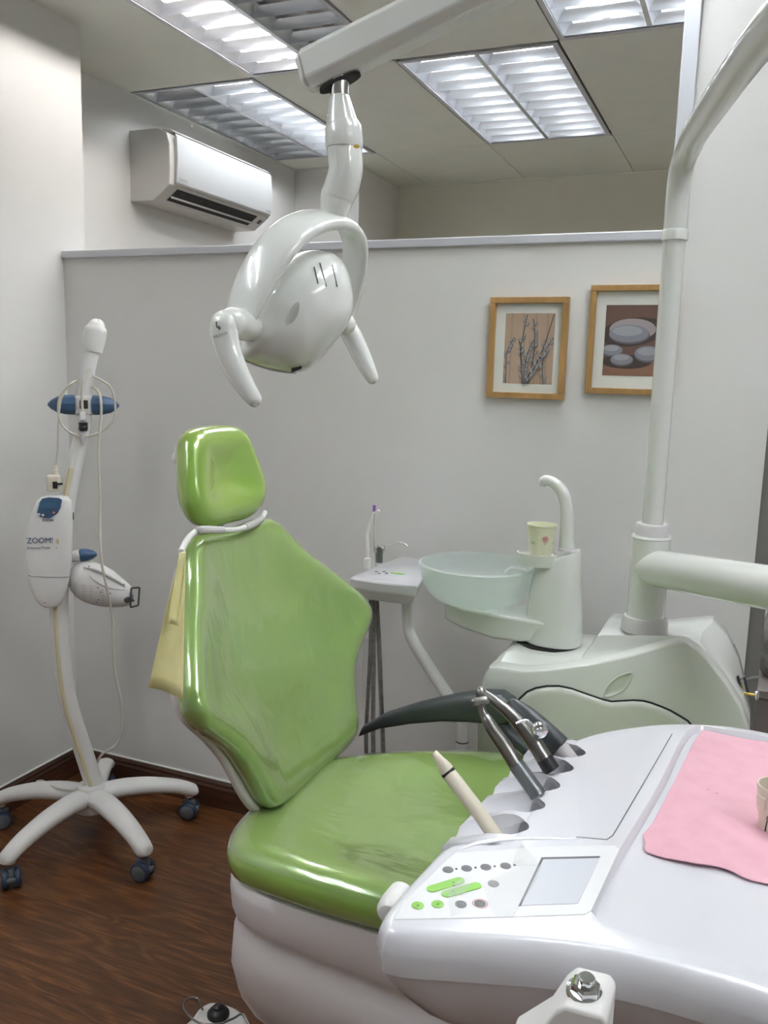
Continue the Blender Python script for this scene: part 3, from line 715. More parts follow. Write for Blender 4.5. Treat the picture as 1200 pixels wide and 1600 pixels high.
# ================================================================== DENTAL CHAIR
YC = 1.60
ch = thing('dental_chair', 'green vinyl dental chair with white shell, backrest raised', 'dental chair', (-0.55, YC, 0))
BB, TT = V((-0.80, 0, 0.69)), V((-1.01, 0, 1.20)); DV = (TT - BB).normalized(); NV = V((DV.z, 0, -DV.x))
def cushion(outline, surf, thick, name_mat, edge_r, name, parent, nseg=96, dish=None, center=None, film=False):
    """outline: 2-D (v,h) closed; surf(v,h,n) -> room point with n = height above the face"""
    o2 = resample(spline([V((a, c, 0)) for a, c in outline], 8, closed=True), nseg)
    o2 = [V((p.x, p.y)) for p in o2]
    area_ = sum(o2[i].x * o2[(i + 1) % nseg].y - o2[(i + 1) % nseg].x * o2[i].y for i in range(nseg))
    if area_ < 0: o2 = o2[::-1]
    cen = V(center) if center else sum(o2, V((0, 0))) / nseg
    rings = []
    r = edge_r
    for a in (-90, -60, -30, 0): rings.append([surf(p.x, p.y, -thick + r + r * sin(rad(a))) for p in offset2(o2, r - r * cos(rad(a)))])
    for a in (0, 22, 45, 67, 90): rings.append([surf(p.x, p.y, -r + r * sin(rad(a))) for p in offset2(o2, r - r * cos(rad(a)))])
    base = offset2(o2, r); first = len(rings) - 1
    for t in (0.96, 0.92, 0.87, 0.81, 0.74, 0.66, 0.56, 0.45, 0.33, 0.21, 0.10, 0.03):
        rings.append([surf(cen.x + (p.x - cen.x) * t, cen.y + (p.y - cen.y) * t, -(dish(t) if dish else 0)) for p in base])
    b = MB(); b.loft(rings); o = b.build(name, name_mat, parent, ang=80)
    if film:
        b = MB(); b.loft([[p + film[1](p) for p in rg] for rg in rings[first - film[0]:]], cap0=False); b.build('plastic_film', 'film', o, ang=80)
    return o
def sstep(t, w_):
    e = max(0.0, min(1.0, (1 - t) / w_)); return 3 * e * e - 2 * e ** 3
def backsurf(v, h, n):
    q = BB + DV * v + NV * (0.47 * h * h + n); return V((q.x, YC + h, q.z))
half = [(-0.012, 0.0), (-0.011, 0.08), (0.0, 0.175), (0.035, 0.213), (0.085, 0.232), (0.148, 0.262), (0.190, 0.307), (0.228, 0.358), (0.263, 0.380), (0.311, 0.366), (0.391, 0.303), (0.470, 0.232), (0.530, 0.190), (0.562, 0.158), (0.572, 0.11), (0.569, 0.05), (0.567, 0.0)]
outl = half + [(a, -c) for a, c in half[-2:0:-1]]

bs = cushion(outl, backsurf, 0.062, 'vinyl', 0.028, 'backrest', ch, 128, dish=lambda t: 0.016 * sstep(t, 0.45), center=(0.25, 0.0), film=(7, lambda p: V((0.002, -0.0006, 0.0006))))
# white shell behind the cushion
def shellsurf(v, h, n): q = BB + DV * v + NV * (0.40 * h * h + n); return V((q.x, YC + h, q.z))
so = [(-0.03, 0.0), (-0.028, 0.10), (0.0, 0.19), (0.05, 0.225), (0.13, 0.25), (0.19, 0.29), (0.25, 0.345), (0.31, 0.345), (0.40, 0.29), (0.48, 0.22), (0.53, 0.15), (0.54, 0.06), (0.54, 0.0)]
so = so + [(a, -c) for a, c in so[-2:0:-1]]
cushion(so, lambda v, h, n: shellsurf(v, h, n - 0.050), 0.024, 'shell', 0.011, 'back_shell', ch, 96, center=(0.25, 0))
# headrest
HB, HT = V((-1.005, 0, 1.235)), V((-1.045, 0, 1.425)); HD = (HT - HB).normalized(); HN = V((HD.z, 0, -HD.x))
def headsurf(v, h, n):
    q = HB + HD * v + HN * (0.6 * h * h + n); return V((q.x, YC + h - 0.005, q.z))
ho = [(-0.012, 0.0), (-0.011, 0.07), (0.006, 0.117), (0.045, 0.142), (0.09, 0.140), (0.14, 0.125), (0.18, 0.108), (0.200, 0.075), (0.205, 0.0)]
ho = ho + [(a, -c) for a, c in ho[-2:0:-1]]
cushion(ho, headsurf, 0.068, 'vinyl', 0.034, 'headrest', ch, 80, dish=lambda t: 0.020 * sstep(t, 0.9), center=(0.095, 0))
b = MB(); p = headsurf(0.11, 0.0, -0.066); b.obox(p, HD, (0, 1, 0), HN, 0.06, 0.085, 0.010, 0.009)
b.tube([headsurf(0.145, -0.085, -0.055), headsurf(0.145, -0.09, -0.068)], 0.014, n=18, rnd='end')
b.tube([headsurf(0.06, 0.03, -0.07), headsurf(-0.03, 0.03, -0.085), backsurf(0.42, 0.03, -0.075)], 0.018, n=12, smooth=4); b.build('headrest_bracket', 'wsat', ch)
# seat
ZS = 0.685
def seatsurf(x, y, n):
    return V((x, y, ZS + n + 0.25 * max(0, abs(y - 1.58) - 0.16) ** 2 - 0.012 * max(0, x + 0.5)))
so = [(-0.872, 1.56), (-0.874, 1.45), (-0.864, 1.345), (-0.815, 1.268), (-0.72, 1.245), (-0.55, 1.238), (-0.30, 1.245), (0.0, 1.27), (0.28, 1.32), (0.36, 1.42), (0.38, 1.58), (0.35, 1.76), (0.26, 1.87), (0.0, 1.93), (-0.25, 1.935), (-0.45, 1.915), (-0.60, 1.86), (-0.72, 1.795), (-0.82, 1.71), (-0.86, 1.64)]
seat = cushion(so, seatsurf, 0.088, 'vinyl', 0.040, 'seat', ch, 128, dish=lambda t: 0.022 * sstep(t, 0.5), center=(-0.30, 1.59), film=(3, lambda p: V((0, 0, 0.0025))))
# white body under the seat: upper tier, crease, fuller lower tier
base = resample(spline([V((a, c, 0)) for a, c in so], 8, closed=True), 96)
base = [V((p.x, p.y)) for p in base]
ar = sum(base[i].x * base[(i + 1) % 96].y - base[(i + 1) % 96].x * base[i].y for i in range(96))
if ar < 0: base = base[::-1]
b = MB(); rings = []
for z, d in ((0.612, 0.03), (0.610, 0.012), (0.590, 0.006), (0.545, 0.010), (0.537, 0.013), (0.522, 0.028), (0.512, 0.030), (0.492, 0.013), (0.43, 0.008), (0.37, 0.022), (0.32, 0.050), (0.28, 0.085), (0.25, 0.13)):
    rings.append([V((p.x + (0.10 * (0.55 - z) if p.x > -0.2 else 0), p.y, z - 0.030 * max(0, min(1, (p.x + 0.85) / 0.5)) * (1 if z < 0.6 else 0.2))) for p in offset2(base, d)])
b.loft(rings); b.build('seat_shell', 'shell', ch, ang=70)
b = MB(); b.box((-0.55, 1.42, 0.10), (0.05, 1.76, 0.29), 0.03); b.build('lift_column', 'shell', ch)
b = MB(); b.box((-0.75, 1.36, 0.0), (0.30, 1.80, 0.10), 0.03); b.build('base_plate', 'wgrey', ch)
# hinge cover at the rear of the seat, and lower back shell
b = MB(); b.tube([atz(384, 1322, .63), atz(386, 1300, .645), atz(397, 1278, .655), atz(425, 1265, .66), atz(460, 1250, .66), atz(520, 1200, .66)], [.012, .014, .015, .015, .015, .015], n=16, smooth=4, rnd='both')
b.build('hinge_cover', 'wsat', ch)
# armrest on the far side
ya = 1.88
b = MB(); pa = [(566, 1141, .012, .016), (600, 1125, .020, .022), (650, 1113, .027, .0285), (700, 1105, .034, .034), (745, 1102, .038, .040), (775, 1104, .038, .041), (796, 1110, .034, .030)]
rg = []
for px, py, hw, hh in pa:
    c = at(px, py, ya); rg.append([c + V((0, 1, 0)) * (hw * math.copysign(abs(cos(t)) ** .6, cos(t))) + V((0.35, 0, 1)).normalized() * (hh * math.copysign(abs(sin(t)) ** .6, sin(t))) for t in [2 * pi * i / 24 for i in range(24)]])
c = at(806, 1114, ya); rg.append([c + (p - at(796, 1110, ya)) * 0.72 for p in rg[-1]])
b.loft(rg); arm = b.build('armrest', 'dgrey', ch, ang=60)
b = MB(); b.tube([at(762, 1100, ya), at(778, 1125, ya), at(800, 1150, ya), at(830, 1178, ya), at(850, 1230, ya - .01)], [.026, .025, .022, .020, .02], n=14, smooth=4, ell=(1, .8), up=(0, 1, 0)); b.build('armrest_support', 'dgrey', ch)

# chain and paper bib hung behind the backrest
neck = thing('bib_cord', 'white coiled bib cord draped round the chair neck below the headrest', 'cord', tuple(backsurf(0.55, 0, 0)))
yy = 1.41
cp = [at(283, 863, 1.275), at(291, 846, 1.335), at(301, 834, 1.40), at(314, 828, 1.425), at(340, 828, 1.49), at(365, 828, 1.55), at(386, 823, 1.61), at(401, 816, 1.66), at(410, 808, 1.70), at(414, 801, 1.74)]
b = MB(); b.tube(cp, 0.006, n=12, smooth=8); b.build('cord', 'wsat', neck)
sp2 = spline(cp, 30)
for lo_, hi_ in ((75, 130), (175, 235)):
    b = MB(); rgs = []
    for k in range(lo_, hi_):
        t = (sp2[k + 1] - sp2[k]).normalized(); a_ = V((0, 0, 1)).cross(t).normalized(); c_ = t.cross(a_)
        rgs.append([sp2[k] + (a_ * cos(2 * pi * i / 10) + c_ * sin(2 * pi * i / 10)) * (.0082 if k % 2 else .0064) for i in range(10)])
    b.loft(rgs); b.build('coil', 'wgrey', neck, smooth=False)
yb_ = thing('paper_bib', 'yellow folded paper bib hanging from the cord behind the backrest', 'bib', tuple(at(290, 1000, 1.30)))
def sheet(name, pts, thick=0.0012, mt='yellow', parent=yb_, kx=0.004):
    A, B_, C_, D_ = pts; n = 10; top = []
    for i in range(n + 1):
        row = []
        for j in range(n + 1):
            u, v = i / n, j / n
            p = (A * (1 - u) + B_ * u) * (1 - v) + (D_ * (1 - u) + C_ * u) * v
            row.append(p + V((0.3, -1, 0)) * (kx * sin(u * 5 + v * 3)))
        top.append(row)
    b = MB(); b.loft(top, False, False, closed=False); o = b.build(name, mt, parent)
    s_ = o.modifiers.new('t', 'SOLIDIFY'); s_.thickness = thick; return o
yv = 1.215
sheet('outer_fold', [at(282, 862, yv), at(288, 862, yv + .03), at(288, 1091, yv - .01), at(232, 1074, yv - .04)])
sheet('inner_fold', [at(280, 864, yv - .012), at(289, 864, yv - .008), at(281, 978, yv - .03), at(264, 975, yv - .055)])

# ================================================================== CUSPIDOR UNIT beside the chair
YF, YB = 1.965, 2.25
cu = thing('cuspidor_cabinet', 'white rounded side cabinet between chair and partition, carrying the spittoon', 'dental unit', (-0.25, 2.1, 0))
pA = [(742, 1300), (742, 1200), (744, 1122), (751, 1072), (757, 1052), (763, 1043), (775, 1042), (817, 1048), (855, 1046), (893, 1041), (970, 1026), (1020, 1012), (1046, 1005), (1062, 1002), (1073, 1004), (1090, 1016), (1104, 1030), (1135, 1068), (1158, 1106), (1170, 1141), (1176, 1180), (1178, 1300)]
A = [at(x, y, YF) for x, y in pA]; A = [V((p.x, 0, p.z)) for p in A]
A[0] = V((-0.535, 0, 0.02)); A[1] = V((-0.548, 0, 0.45)); A[-1] = V((0.055, 0, 0.02)); A[-2] = V((0.075, 0, 0.5))
pBx = [(742, 1300), (742, 1200), (752, 1110), (762, 1060), (770, 1040), (778, 1027), (790, 1018), (803, 1015), (830, 1022), (860, 1026), (909, 1027), (916, 1018), (935, 988), (942, 985), (1030, 985), (1062, 984), (1080, 996), (1100, 1020), (1125, 1060), (1150, 1100), (1165, 1150), (1178, 1300)]
B_ = [at(x, y, YF + 0.06) for x, y in pBx]; B_ = [V((p.x, 0, p.z)) for p in B_]
B_[0], B_[1], B_[-1], B_[-2] = A[0], A[1], A[-1], A[-2]
zp = at(1000, 985, 2.1).z
B_[13].z = B_[14].z = zp; B_[12].z = zp - .004; B_[15].z = zp + 0.004
for k in range(16, 20): B_[k] = A[k - 2].lerp(A[k], 0.5) + V((0.004, 0, 0.008)) if k < 18 else A[k] + V((0.002, 0, 0.003))
C_ = [V(p) for p in B_]
C_[15] = V((-0.075, 0, zp + .02)); C_[16] = V((-0.045, 0, zp + 0.026)); C_[17] = V((-0.01, 0, zp - 0.005)); C_[18] = V((0.02, 0, zp - .06)); C_[19] = V((0.05, 0, zp - .15))
def row(P, y, sh=0.0):
    c = V((-0.24, 0, 0.6)); return [V((c.x + (p.x - c.x) * (1 - sh * 3), y, (p.z - sh) if p.z > .5 else p.z)) for p in P]
b = MB(); b.loft([row(A, YF + 0.006, 0.010), row(A, YF + 0.002, 0.006), row(A, YF, 0.010), ][:0] + [row(A, YF, 0.008), row(A, YF + 0.003, 0.003), row(A, YF + 0.010, 0), row(A, YF + 0.045, 0), row(B_, YF + 0.060, 0.002), row(B_, YF + 0.066, 0), row(B_, YF + 0.13, 0), row(C_, YF + .20, 0), row(C_, YB - .02, 0), row(C_, YB, 0.008)])
cab = b.build('cabinet_body', 'white', cu, ang=35)
# front panel with wavy top, proud of a dark joint
pD = [(812, 1094), (824, 1083), (838, 1077), (855, 1074), (874, 1074), (893, 1078), (910, 1084), (924, 1089), (942, 1095), (955, 1098), (972, 1097), (989, 1096), (1004, 1097), (1016, 1100), (1032, 1106), (1046, 1112), (1060, 1120), (1073, 1128), (1092, 1150), (1105, 1180)]
D = [at(x, y, YF - .004) for x, y in pD]; D = [D[0] + V((-0.02, 0, -.04)), *D]; D = [V((D[0].x, D[0].y, 0.25))] + D + [V((D[-1].x + .005, D[-1].y, 0.25))]
cen = V((sum(p.x for p in D) / len(D), 0, 0.6))
def sc(P, k, y): return [V((cen.x + (p.x - cen.x) * k, y, cen.z + (p.z - cen.z) * k)) for p in P]
b = MB(); b.loft([sc(D, 1.018, YF - .0012), sc(D, 1.018, YF + .004)]); b.build('panel_joint', 'hole', cu, smooth=False)
b = MB(); b.loft([sc(D, 1.0, YF + .004), sc(D, 1.0, YF - .004), sc(D, 0.985, YF - .009), sc(D, 0.95, YF - .010)]); b.build('access_panel', mat('cabinet_panel_cream', (0.68, 0.685, 0.645), 0.25, coat=0.5), cu, ang=50)
lf = [(944, 1086), (950, 1072), (962, 1060), (975, 1054), (987, 1052), (984, 1064), (975, 1077), (961, 1085), (950, 1088)]
L1 = [at(x, y, YF) for x, y in lf]; lc = sum(L1, V((0, 0, 0))) / len(L1)
L1 = spline(L1, 4, closed=True)
b = MB(); b.loft([[lc + (p - lc) * k + V((0, d, 0)) for p in L1] for k, d in ((1.12, .0002), (1.06, -.0022), (1.0, -.0024), (0.94, .0), (0.0 + .5, .0008 - .001), (0.05, -.0006))]); b.build('leaf_emblem', 'white', cu, ang=80)
# pad the spittoon turns on
yc_ = 2.125
pc = at(862, 1003, yc_)
def oval(c, rx, ry, n=40, e=0.85): return [V((c.x + rx * math.copysign(abs(cos(t)) ** e, cos(t)), c.y + ry * math.copysign(abs(sin(t)) ** e, sin(t)), c.z)) for t in [2 * pi * i / n for i in range(n)]]
b = MB(); zb = pc.z; pc0 = V((pc.x - .01, pc.y, 0))
b.loft([oval(V((pc0.x, pc0.y, z)), rx, ry) for z, rx, ry in ((zb - .06, .10, .085), (zb - .025, .095, .082), (zb - .010, .088, .078), (zb - .006, .082, .072))]); b.build('turntable', 'white', cu, ang=60)
b = MB(); b.loft([oval(V((pc0.x, pc0.y, z)), .078, .068) for z in (zb - .006, zb + .003)]); b.build('turntable_gap', 'black', cu)

# spittoon: tower with bowl arm
spt = thing('spittoon', 'white spittoon tower with a frosted glass bowl and swan neck spout', 'spittoon', (pc.x, pc.y, zb))
yt = yc_
def P(px, py, y=yt): return at(px, py, y)
zt_r = P(905, 852).z; zt_l = P(838, 885).z
b = MB(); rr_ = []
xL0, xR0 = P(812, 1000).x, P(911, 1000).x
cx0 = (xL0 + xR0) / 2
def tower(z, xl, xr, ry, tilt=0.0):
    n = 40; out = []
    for i in range(n):
        t = 2 * pi * i / n; e = .8
        x = (xl + xr) / 2 + (xr - xl) / 2 * math.copysign(abs(cos(t)) ** e, cos(t)); y = yt + ry * math.copysign(abs(sin(t)) ** e, sin(t))
        out.append(V((x, y, z + tilt * (x - (xl + xr) / 2))))
    return out
xl = [P(828, 985).x, P(829, 950).x, P(832, 915).x, P(838, 890).x, P(843, 880).x]
b.loft([tower(zb + .004, P(822, 1000).x, P(909, 1000).x, .066), tower(zb + .010, P(819, 1000).x, P(910, 1000).x, .070), tower(P(860, 960).z, P(824, 960).x, P(910, 960).x, .066), tower(P(860, 925).z, P(829, 925).x, P(909, 925).x, .062),
        tower(P(860, 895).z, P(834, 895).x, P(908, 895).x, .056, .1), tower(P(868, 872).z, P(838, 880).x, P(907, 880).x, .050, .38), tower(P(868, 868).z, P(841, 880).x, P(905, 880).x, .047, .40)])
b.build('tower', 'white', spt, ang=50)
# cup shelf
cs = P(838, 866, yt - .045); b = MB(); b.lathe(V((cs.x, cs.y + .01, cs.z - .032)), (0, 0, 1), [(.022, 0), (.036, .004), (.040, .030), (.040, .034), (.0375, .034), (.036, .028), (0, .028)], 32, ell=(1, 1.25), ref=(0, 1, 0))
b.build('cup_shelf', 'white', spt)
# arm under the bowl
b = MB(); top = [(697, 937), (730, 945), (780, 953), (831, 961), (860, 965)]; bot = [(696, 966), (725, 978), (775, 993), (820, 997), (862, 998)]
rg = []
for (a, c, hw) in zip(top, bot, (.035, .055, .066, .070, .068)):
    p, q = P(*a, yt - .02), P(*c, yt - .02)
    rg.append([V((p.x, yt - hw, p.z)), V((p.x, yt + hw, p.z)), V((q.x, yt + hw * .85, q.z)), V((q.x, yt - hw * .85, q.z))])
b.loft(rg); b.build('bowl_arm', 'white', spt, bevel=0.008, ang=40)
# bowl
bc = P(752, 942, yt - .01); zr = P(752, 884, yt - .01).z; Rb = (P(838, 884, yt).x - P(662, 884, yt).x) / 2; cxb = (P(838, 884, yt).x + P(662, 884, yt).x) / 2
hgt = zr - bc.z; b = MB(); prof = []
for k in range(12):
    a = pi / 2 * k / 11; prof.append((0.42 * Rb + 0.57 * Rb * sin(a) ** 0.9, hgt * (1 - cos(a)) ** 1.05))
outer = [(0.0, 0.0)] + prof + [(Rb + .003, hgt + .003)]; inner = [(Rb - .003, hgt + .002)] + [(max(0, r - .006), z + .006) for r, z in prof[::-1]] + [(0, .006)]
b.lathe(V((cxb, yt - .005, bc.z)), (0, 0, 1), outer + inner, 56); bowl = b.build('glass_bowl', 'frost', spt, ang=60)
b = MB(); c = V((cxb, yt - .005, bc.z + .007)); b.lathe(c, (0, 0, 1), [(.022, 0), (.020, .004), (.010, .005), (0, .003)], 24); b.build('drain', 'wgrey', bowl)
b = MB(); b.tube([P(822, 892, yt + .02), P(800, 888, yt + .02), P(790, 896, yt + .02)], .006, n=10, smooth=4); b.build('rinse_nozzle', 'clear', spt)
# cup filler spout
b = MB(); b.tube([P(886, 856), P(886, 830), P(886, 808), P(885, 790), P(880, 771), P(869, 757), P(858, 751), P(850, 751), P(848, 757)], [.0205, .0175, .0160, .0155, .0150, .0140, .0130, .0125, .011], n=18, smooth=6)
b.build('cup_filler_spout', 'white', spt)
b = MB(); b.lathe(P(886, 857), (0, 0, 1), [(.022, -.006), (.0225, 0), (.021, .002)], 24); b.build('spout_collar', 'wgrey', spt)
b = MB(); b.tube([P(849, 756), P(849, 760)], .0075, n=12); b.build('spout_tip', 'wgrey', spt)
# paper cup on the shelf
c0 = V((cs.x, cs.y + .010, cs.z - .0033)); cup = thing('paper_cup', 'cream paper cup with a printed flower on the spittoon shelf', 'cup', tuple(c0))
czt = at(846, 819, c0.y).z; ch_ = czt - c0.z; r0, r1 = .0255, .0355
cxs = at(846, 840, c0.y).x - c0.x; c0 = V((c0.x + cxs, c0.y, c0.z)); cup.location = c0
b = MB(); b.lathe(c0, (0, 0, 1), [(0, .004), (r0, .004), (r0, 0), (r0 + .0006, 0), (r1, ch_ - .002), (r1 + .0012, ch_ - .003), (r1 + .0022, ch_ - .0012), (r1 + .0012, ch_ + .0006), (r1 - .0006, ch_), (r0 - .001, .006), (0, .006)], 40); b.build('body', 'cupp', cup, ang=60)
va = math.atan2(-c0.y, -c0.x)        # towards the room
def cupwrap(a0, z0):
    def f(x, z):
        zz = z0 + z; r = r0 + (r1 - r0) * zz / ch_ + .0004; a = va + a0 + x / r; return c0 + V((r * cos(a), r * sin(a), zz))
    return f
def cupdecal(polys, a0, z0, mt, name):
    f = cupwrap(a0, z0); b = MB()
    for pl in polys: o = len(b.v); b.v += [f(x, y) for x, y in pl]; b.face(range(o, o + len(pl)))
    b.build(name, mt, cup, smooth=False)
fz = ch_ * 0.50; fa = 0.30
cupdecal([ellipse(.0062 * cos(t), .0062 * sin(t) + .005, .0042, .0019, t, 10) for t in [2 * pi * i / 11 for i in range(11)]] + [ellipse(0, .005, .0032, .0032, 0, 10)], fa, fz, 'flower', 'flower_print')
cupdecal([[(-.0009, -.001), (.0009, -.001), (.0003, -.009), (-.0015, -.009)], [(-.0015, -.009), (.0003, -.009), (.0029, -.016), (.0011, -.016)], [(.0011, -.016), (.0029, -.016), (.0023, -.022), (.0005, -.022)], ellipse(.0035, -.0055, .0032, .0011, .5, 10), ellipse(-.005, -.009, .0034, .0014, -.5, 10)], fa, fz, 'stalk', 'stalk_print')
for s_, a0 in (('GM', -0.80), ('B', 1.20)): text(s_, .0130, (0, 0, 0), (1, 0, 0), (0, 0, 1), 'green', cup, 'green_lettering', wrap=cupwrap(a0, ch_ * 0.43), bold=.0001)

# swivel column of the delivery arm
PX, PY = -0.192, 2.085
dz = at(1008, 978, PY).z
arm_t = thing('tray_support', 'thick white tubular arm leaving its column on the cabinet to the right', 'support arm', (PX, PY, dz))
zs = at(1018, 838, PY).z; ztop = at(1018, 820, PY).z
R1 = .0435
b = MB(); b.lathe((PX, PY, dz - .01), (0, 0, 1), [(.054, 0), (.0535, .02), (.049, .034), (.045, .036)], 40); b.build('base_ring', 'wgrey', arm_t)
b = MB(); b.lathe((PX, PY, dz + .02), (0, 0, 1), [(R1, 0), (R1, zs - dz - .024), (R1 + .002, zs - dz - .022), (R1, zs - dz - .017), (.04, zs - dz - .017)], 40); b.build('column_sleeve', 'white', arm_t)
b = MB(); b.lathe((PX, PY, zs - .004), (0, 0, 1), [(.0385, 0), (.0375, ztop - zs + .004), (.035, ztop - zs + .008), (.024, ztop - zs + .008)], 40); b.build('top_collar', 'wgrey', arm_t)
a0 = V((PX, PY, at(1035, 888, PY).z)); a1 = at(1200, 918, 1.78); dr = (a1 - a0)
b = MB(); b.tube([a0, a0 + dr * .22, a1, a0 + dr * 2.2, a0 + dr * 2.5], [.043, .043, .043, .043, .043], n=36); b.build('arm_tube', 'white', arm_t)
# valve parts on the right flank of the cabinet
vv = at(1158, 1083, 2.08)
b = MB(); b.tube([vv + V((-.02, 0, .0)), vv + V((.03, -.01, .004))], .0035, n=10); b.tube([vv + V((-.004, 0, .025)), vv + V((.006, 0, -.02))], .004, n=10)
b.build('brass_valve', 'gold', cu)
b = MB(); b.lathe(vv + V((.03, -.01, .004)), (1, -.3, .1), [(.003, 0), (.011, .002), (.011, .005), (0, .006)], 16); b.tube([vv + V((-.01, 0, .03)), vv + V((.035, 0, .045))], .0028, n=8); b.build('valve_knob', 'chrome', cu)
b = MB(); b.obox(vv + V((-.004, 0, .018)), (1, 0, .3), (0, 1, 0), (-.3, 0, 1), .003, .004, .022); b.obox(vv + V((.010, 0, .018)), (1, 0, .3), (0, 1, 0), (-.3, 0, 1), .003, .004, .022); b.build('valve_bracket', 'dgrey', cu)

# ================================================================== ASSISTANT TABLE behind the chair
YT = 2.12
tb = thing('assistant_table', 'small white assistant table on a bent post behind the green backrest', 'instrument table', tuple(at(620, 900, YT)))
zt = at(600, 905, YT).z
q = [at(548, 904, YT - .03), at(575, 903, YT - .035), at(600, 903, YT - .036), at(630, 907, YT - .034), at(652, 911, YT - .032), atz(664, 897, zt), atz(661, 876, zt), atz(640, 871, zt), atz(625, 870, zt), atz(600, 880, zt), atz(570, 893, zt), atz(556, 898, zt)]
q = [V((p.x, p.y)) for p in q]
def trow(z, d): return [V((p.x, p.y, z)) for p in offset2(q, d)]
sg = sum(q[i].x * q[(i + 1) % len(q)].y - q[(i + 1) % len(q)].x * q[i].y for i in range(len(q)))
if sg < 0: q = q[::-1]
b = MB(); b.loft([trow(zt - .026, .003), trow(zt - .004, -.002), trow(zt, .0), trow(zt + .001, .003)]); b.build('table_top', 'wcool', tb, bevel=.002, ang=35)
b = MB(); b.loft([trow(zt - .058, .020), trow(zt - .028, .004), trow(zt - .026, .006)]); b.build('table_body', 'wgrey', tb, bevel=.002, ang=35)
for i, (x, y) in enumerate(((588, 893), (600, 893), (592, 896), (604, 896))):
    p = atz(x, y, zt + .0015); b = MB(); b.lathe(p, (0, 0, 1), [(.0045, 0), (.0042, .001), (0, .001)], 14); b.build('button', 'dbtn', tb)
p = atz(622, 896, zt + .0015); b = MB(); b.prism([p + V((-.022, -.002, 0)), p + V((-.004, -.011, 0)), p + V((.022, -.003, 0)), p + V((.002, .009, 0))], (0, 0, .0008)); b.build('green_key', 'gbtn', tb, smooth=False)
post = [at(637, 925, YT + .05), at(637, 960, YT + .05), at(639, 985, YT + .05), at(650, 1010, YT + .04), at(672, 1045, YT + .03), at(697, 1083, YT + .01), at(715, 1108, YT), at(721, 1130, YT), at(722, 1165, YT), at(721, 1230, YT)]
b = MB(); b.tube([p.lerp(p, 0) for p in post], [.0165] * len(post), n=18, smooth=4); b.build('bent_post', 'wsat', tb)
pb = at(722, 1158, YT); b = MB(); b.tube([pb + V((0, 0, -.0015)), pb + V((0, 0, .0015))], .0172, n=18); b.build('ring', 'black', tb)
# post runs down to a foot on the floor
b = MB(); pe = post[-1]; b.tube([pe, V((pe.x, pe.y, 0.02))], .0165, n=16); b.lathe((pe.x, pe.y, 0), (0, 0, 1), [(.07, 0), (.07, .012), (.02, .022), (0, .022)], 28); b.build('foot', 'wsat', tb)
for i, (xt, xb_, w_) in enumerate(((579, 572, .0055), (584, 583, .0065), (592, 598, .0065))):
    b = MB(); yh = YT + .02 * i
    b.tube([at(xt - (4 if i == 2 else 0), 930, yh), at(xt, 1000, yh), at(xb_ + (xt - xb_) * .5, 1080, yh), at(xb_, 1150, yh), at(xb_ + 2, 1215, yh), at(xb_ + 8, 1290, yh)], w_, n=12, smooth=5); b.build('suction_hose', 'hose', tb)
b = MB(); b.tube([at(582, 1000, YT + .02), at(580, 1080, YT + .02), at(584, 1190, YT + .02)], [.026, .027, .028], n=20, smooth=4, ell=(.7, 1), up=(0, 1, 0)); b.build('hose_sleeve', 'sleeve', tb)
# instruments in the assistant table
tt = lambda x, y, d=0: at(x, y, YT + d)
e = thing('suction_tip', 'white angled suction tip standing on the left of the assistant table', 'dental instrument', tuple(tt(574, 886)))
b = MB(); b.lathe(tt(574, 888), (0, 0, 1), [(.0095, 0), (.0100, .022), (.0085, .028), (.005, .030)], 20); b.build('holder', 'wsat', e)
b = MB(); b.tube([tt(574, 870), tt(573, 838), tt(574, 832), tt(583, 805), tt(585, 802), tt(592, 797)], [.0058, .0058, .0052, .0042, .004, .004], n=14, smooth=2); b.build('tip', 'wsat', e)
e = thing('saliva_ejector', 'thin saliva ejector with a purple end on the assistant table', 'dental instrument', tuple(tt(585, 884)))
b = MB(); b.tube([tt(585, 886), tt(585, 863)], .0052, n=14); b.build('holder', 'wsat', e)
b = MB(); b.tube([tt(585, 864), tt(586, 800)], .0022, n=10); b.build('tube', mat('clear_tube', (.55, .52, .46), .2), e)
b = MB(); b.tube([tt(585, 799), tt(585, 789)], [.0045, .0042], n=12); b.build('end_piece', 'purple', e)
e = thing('water_syringe', 'chrome three way syringe resting on the back of the assistant table', 'dental instrument', tuple(tt(594, 876)))
b = MB(); b.tube([tt(593, 879), tt(593, 866), tt(595, 854)], [.0085, .009, .0105], n=16); b.build('grip', 'gsteel', e)
b = MB(); b.tube([tt(589, 856), tt(601, 857)], [.0085, .0085], n=16); b.tube([tt(599, 857), tt(626, 848), tt(636, 853)], [.0025, .0022, .0022], n=10, smooth=3); b.build('head', 'chrome', e)

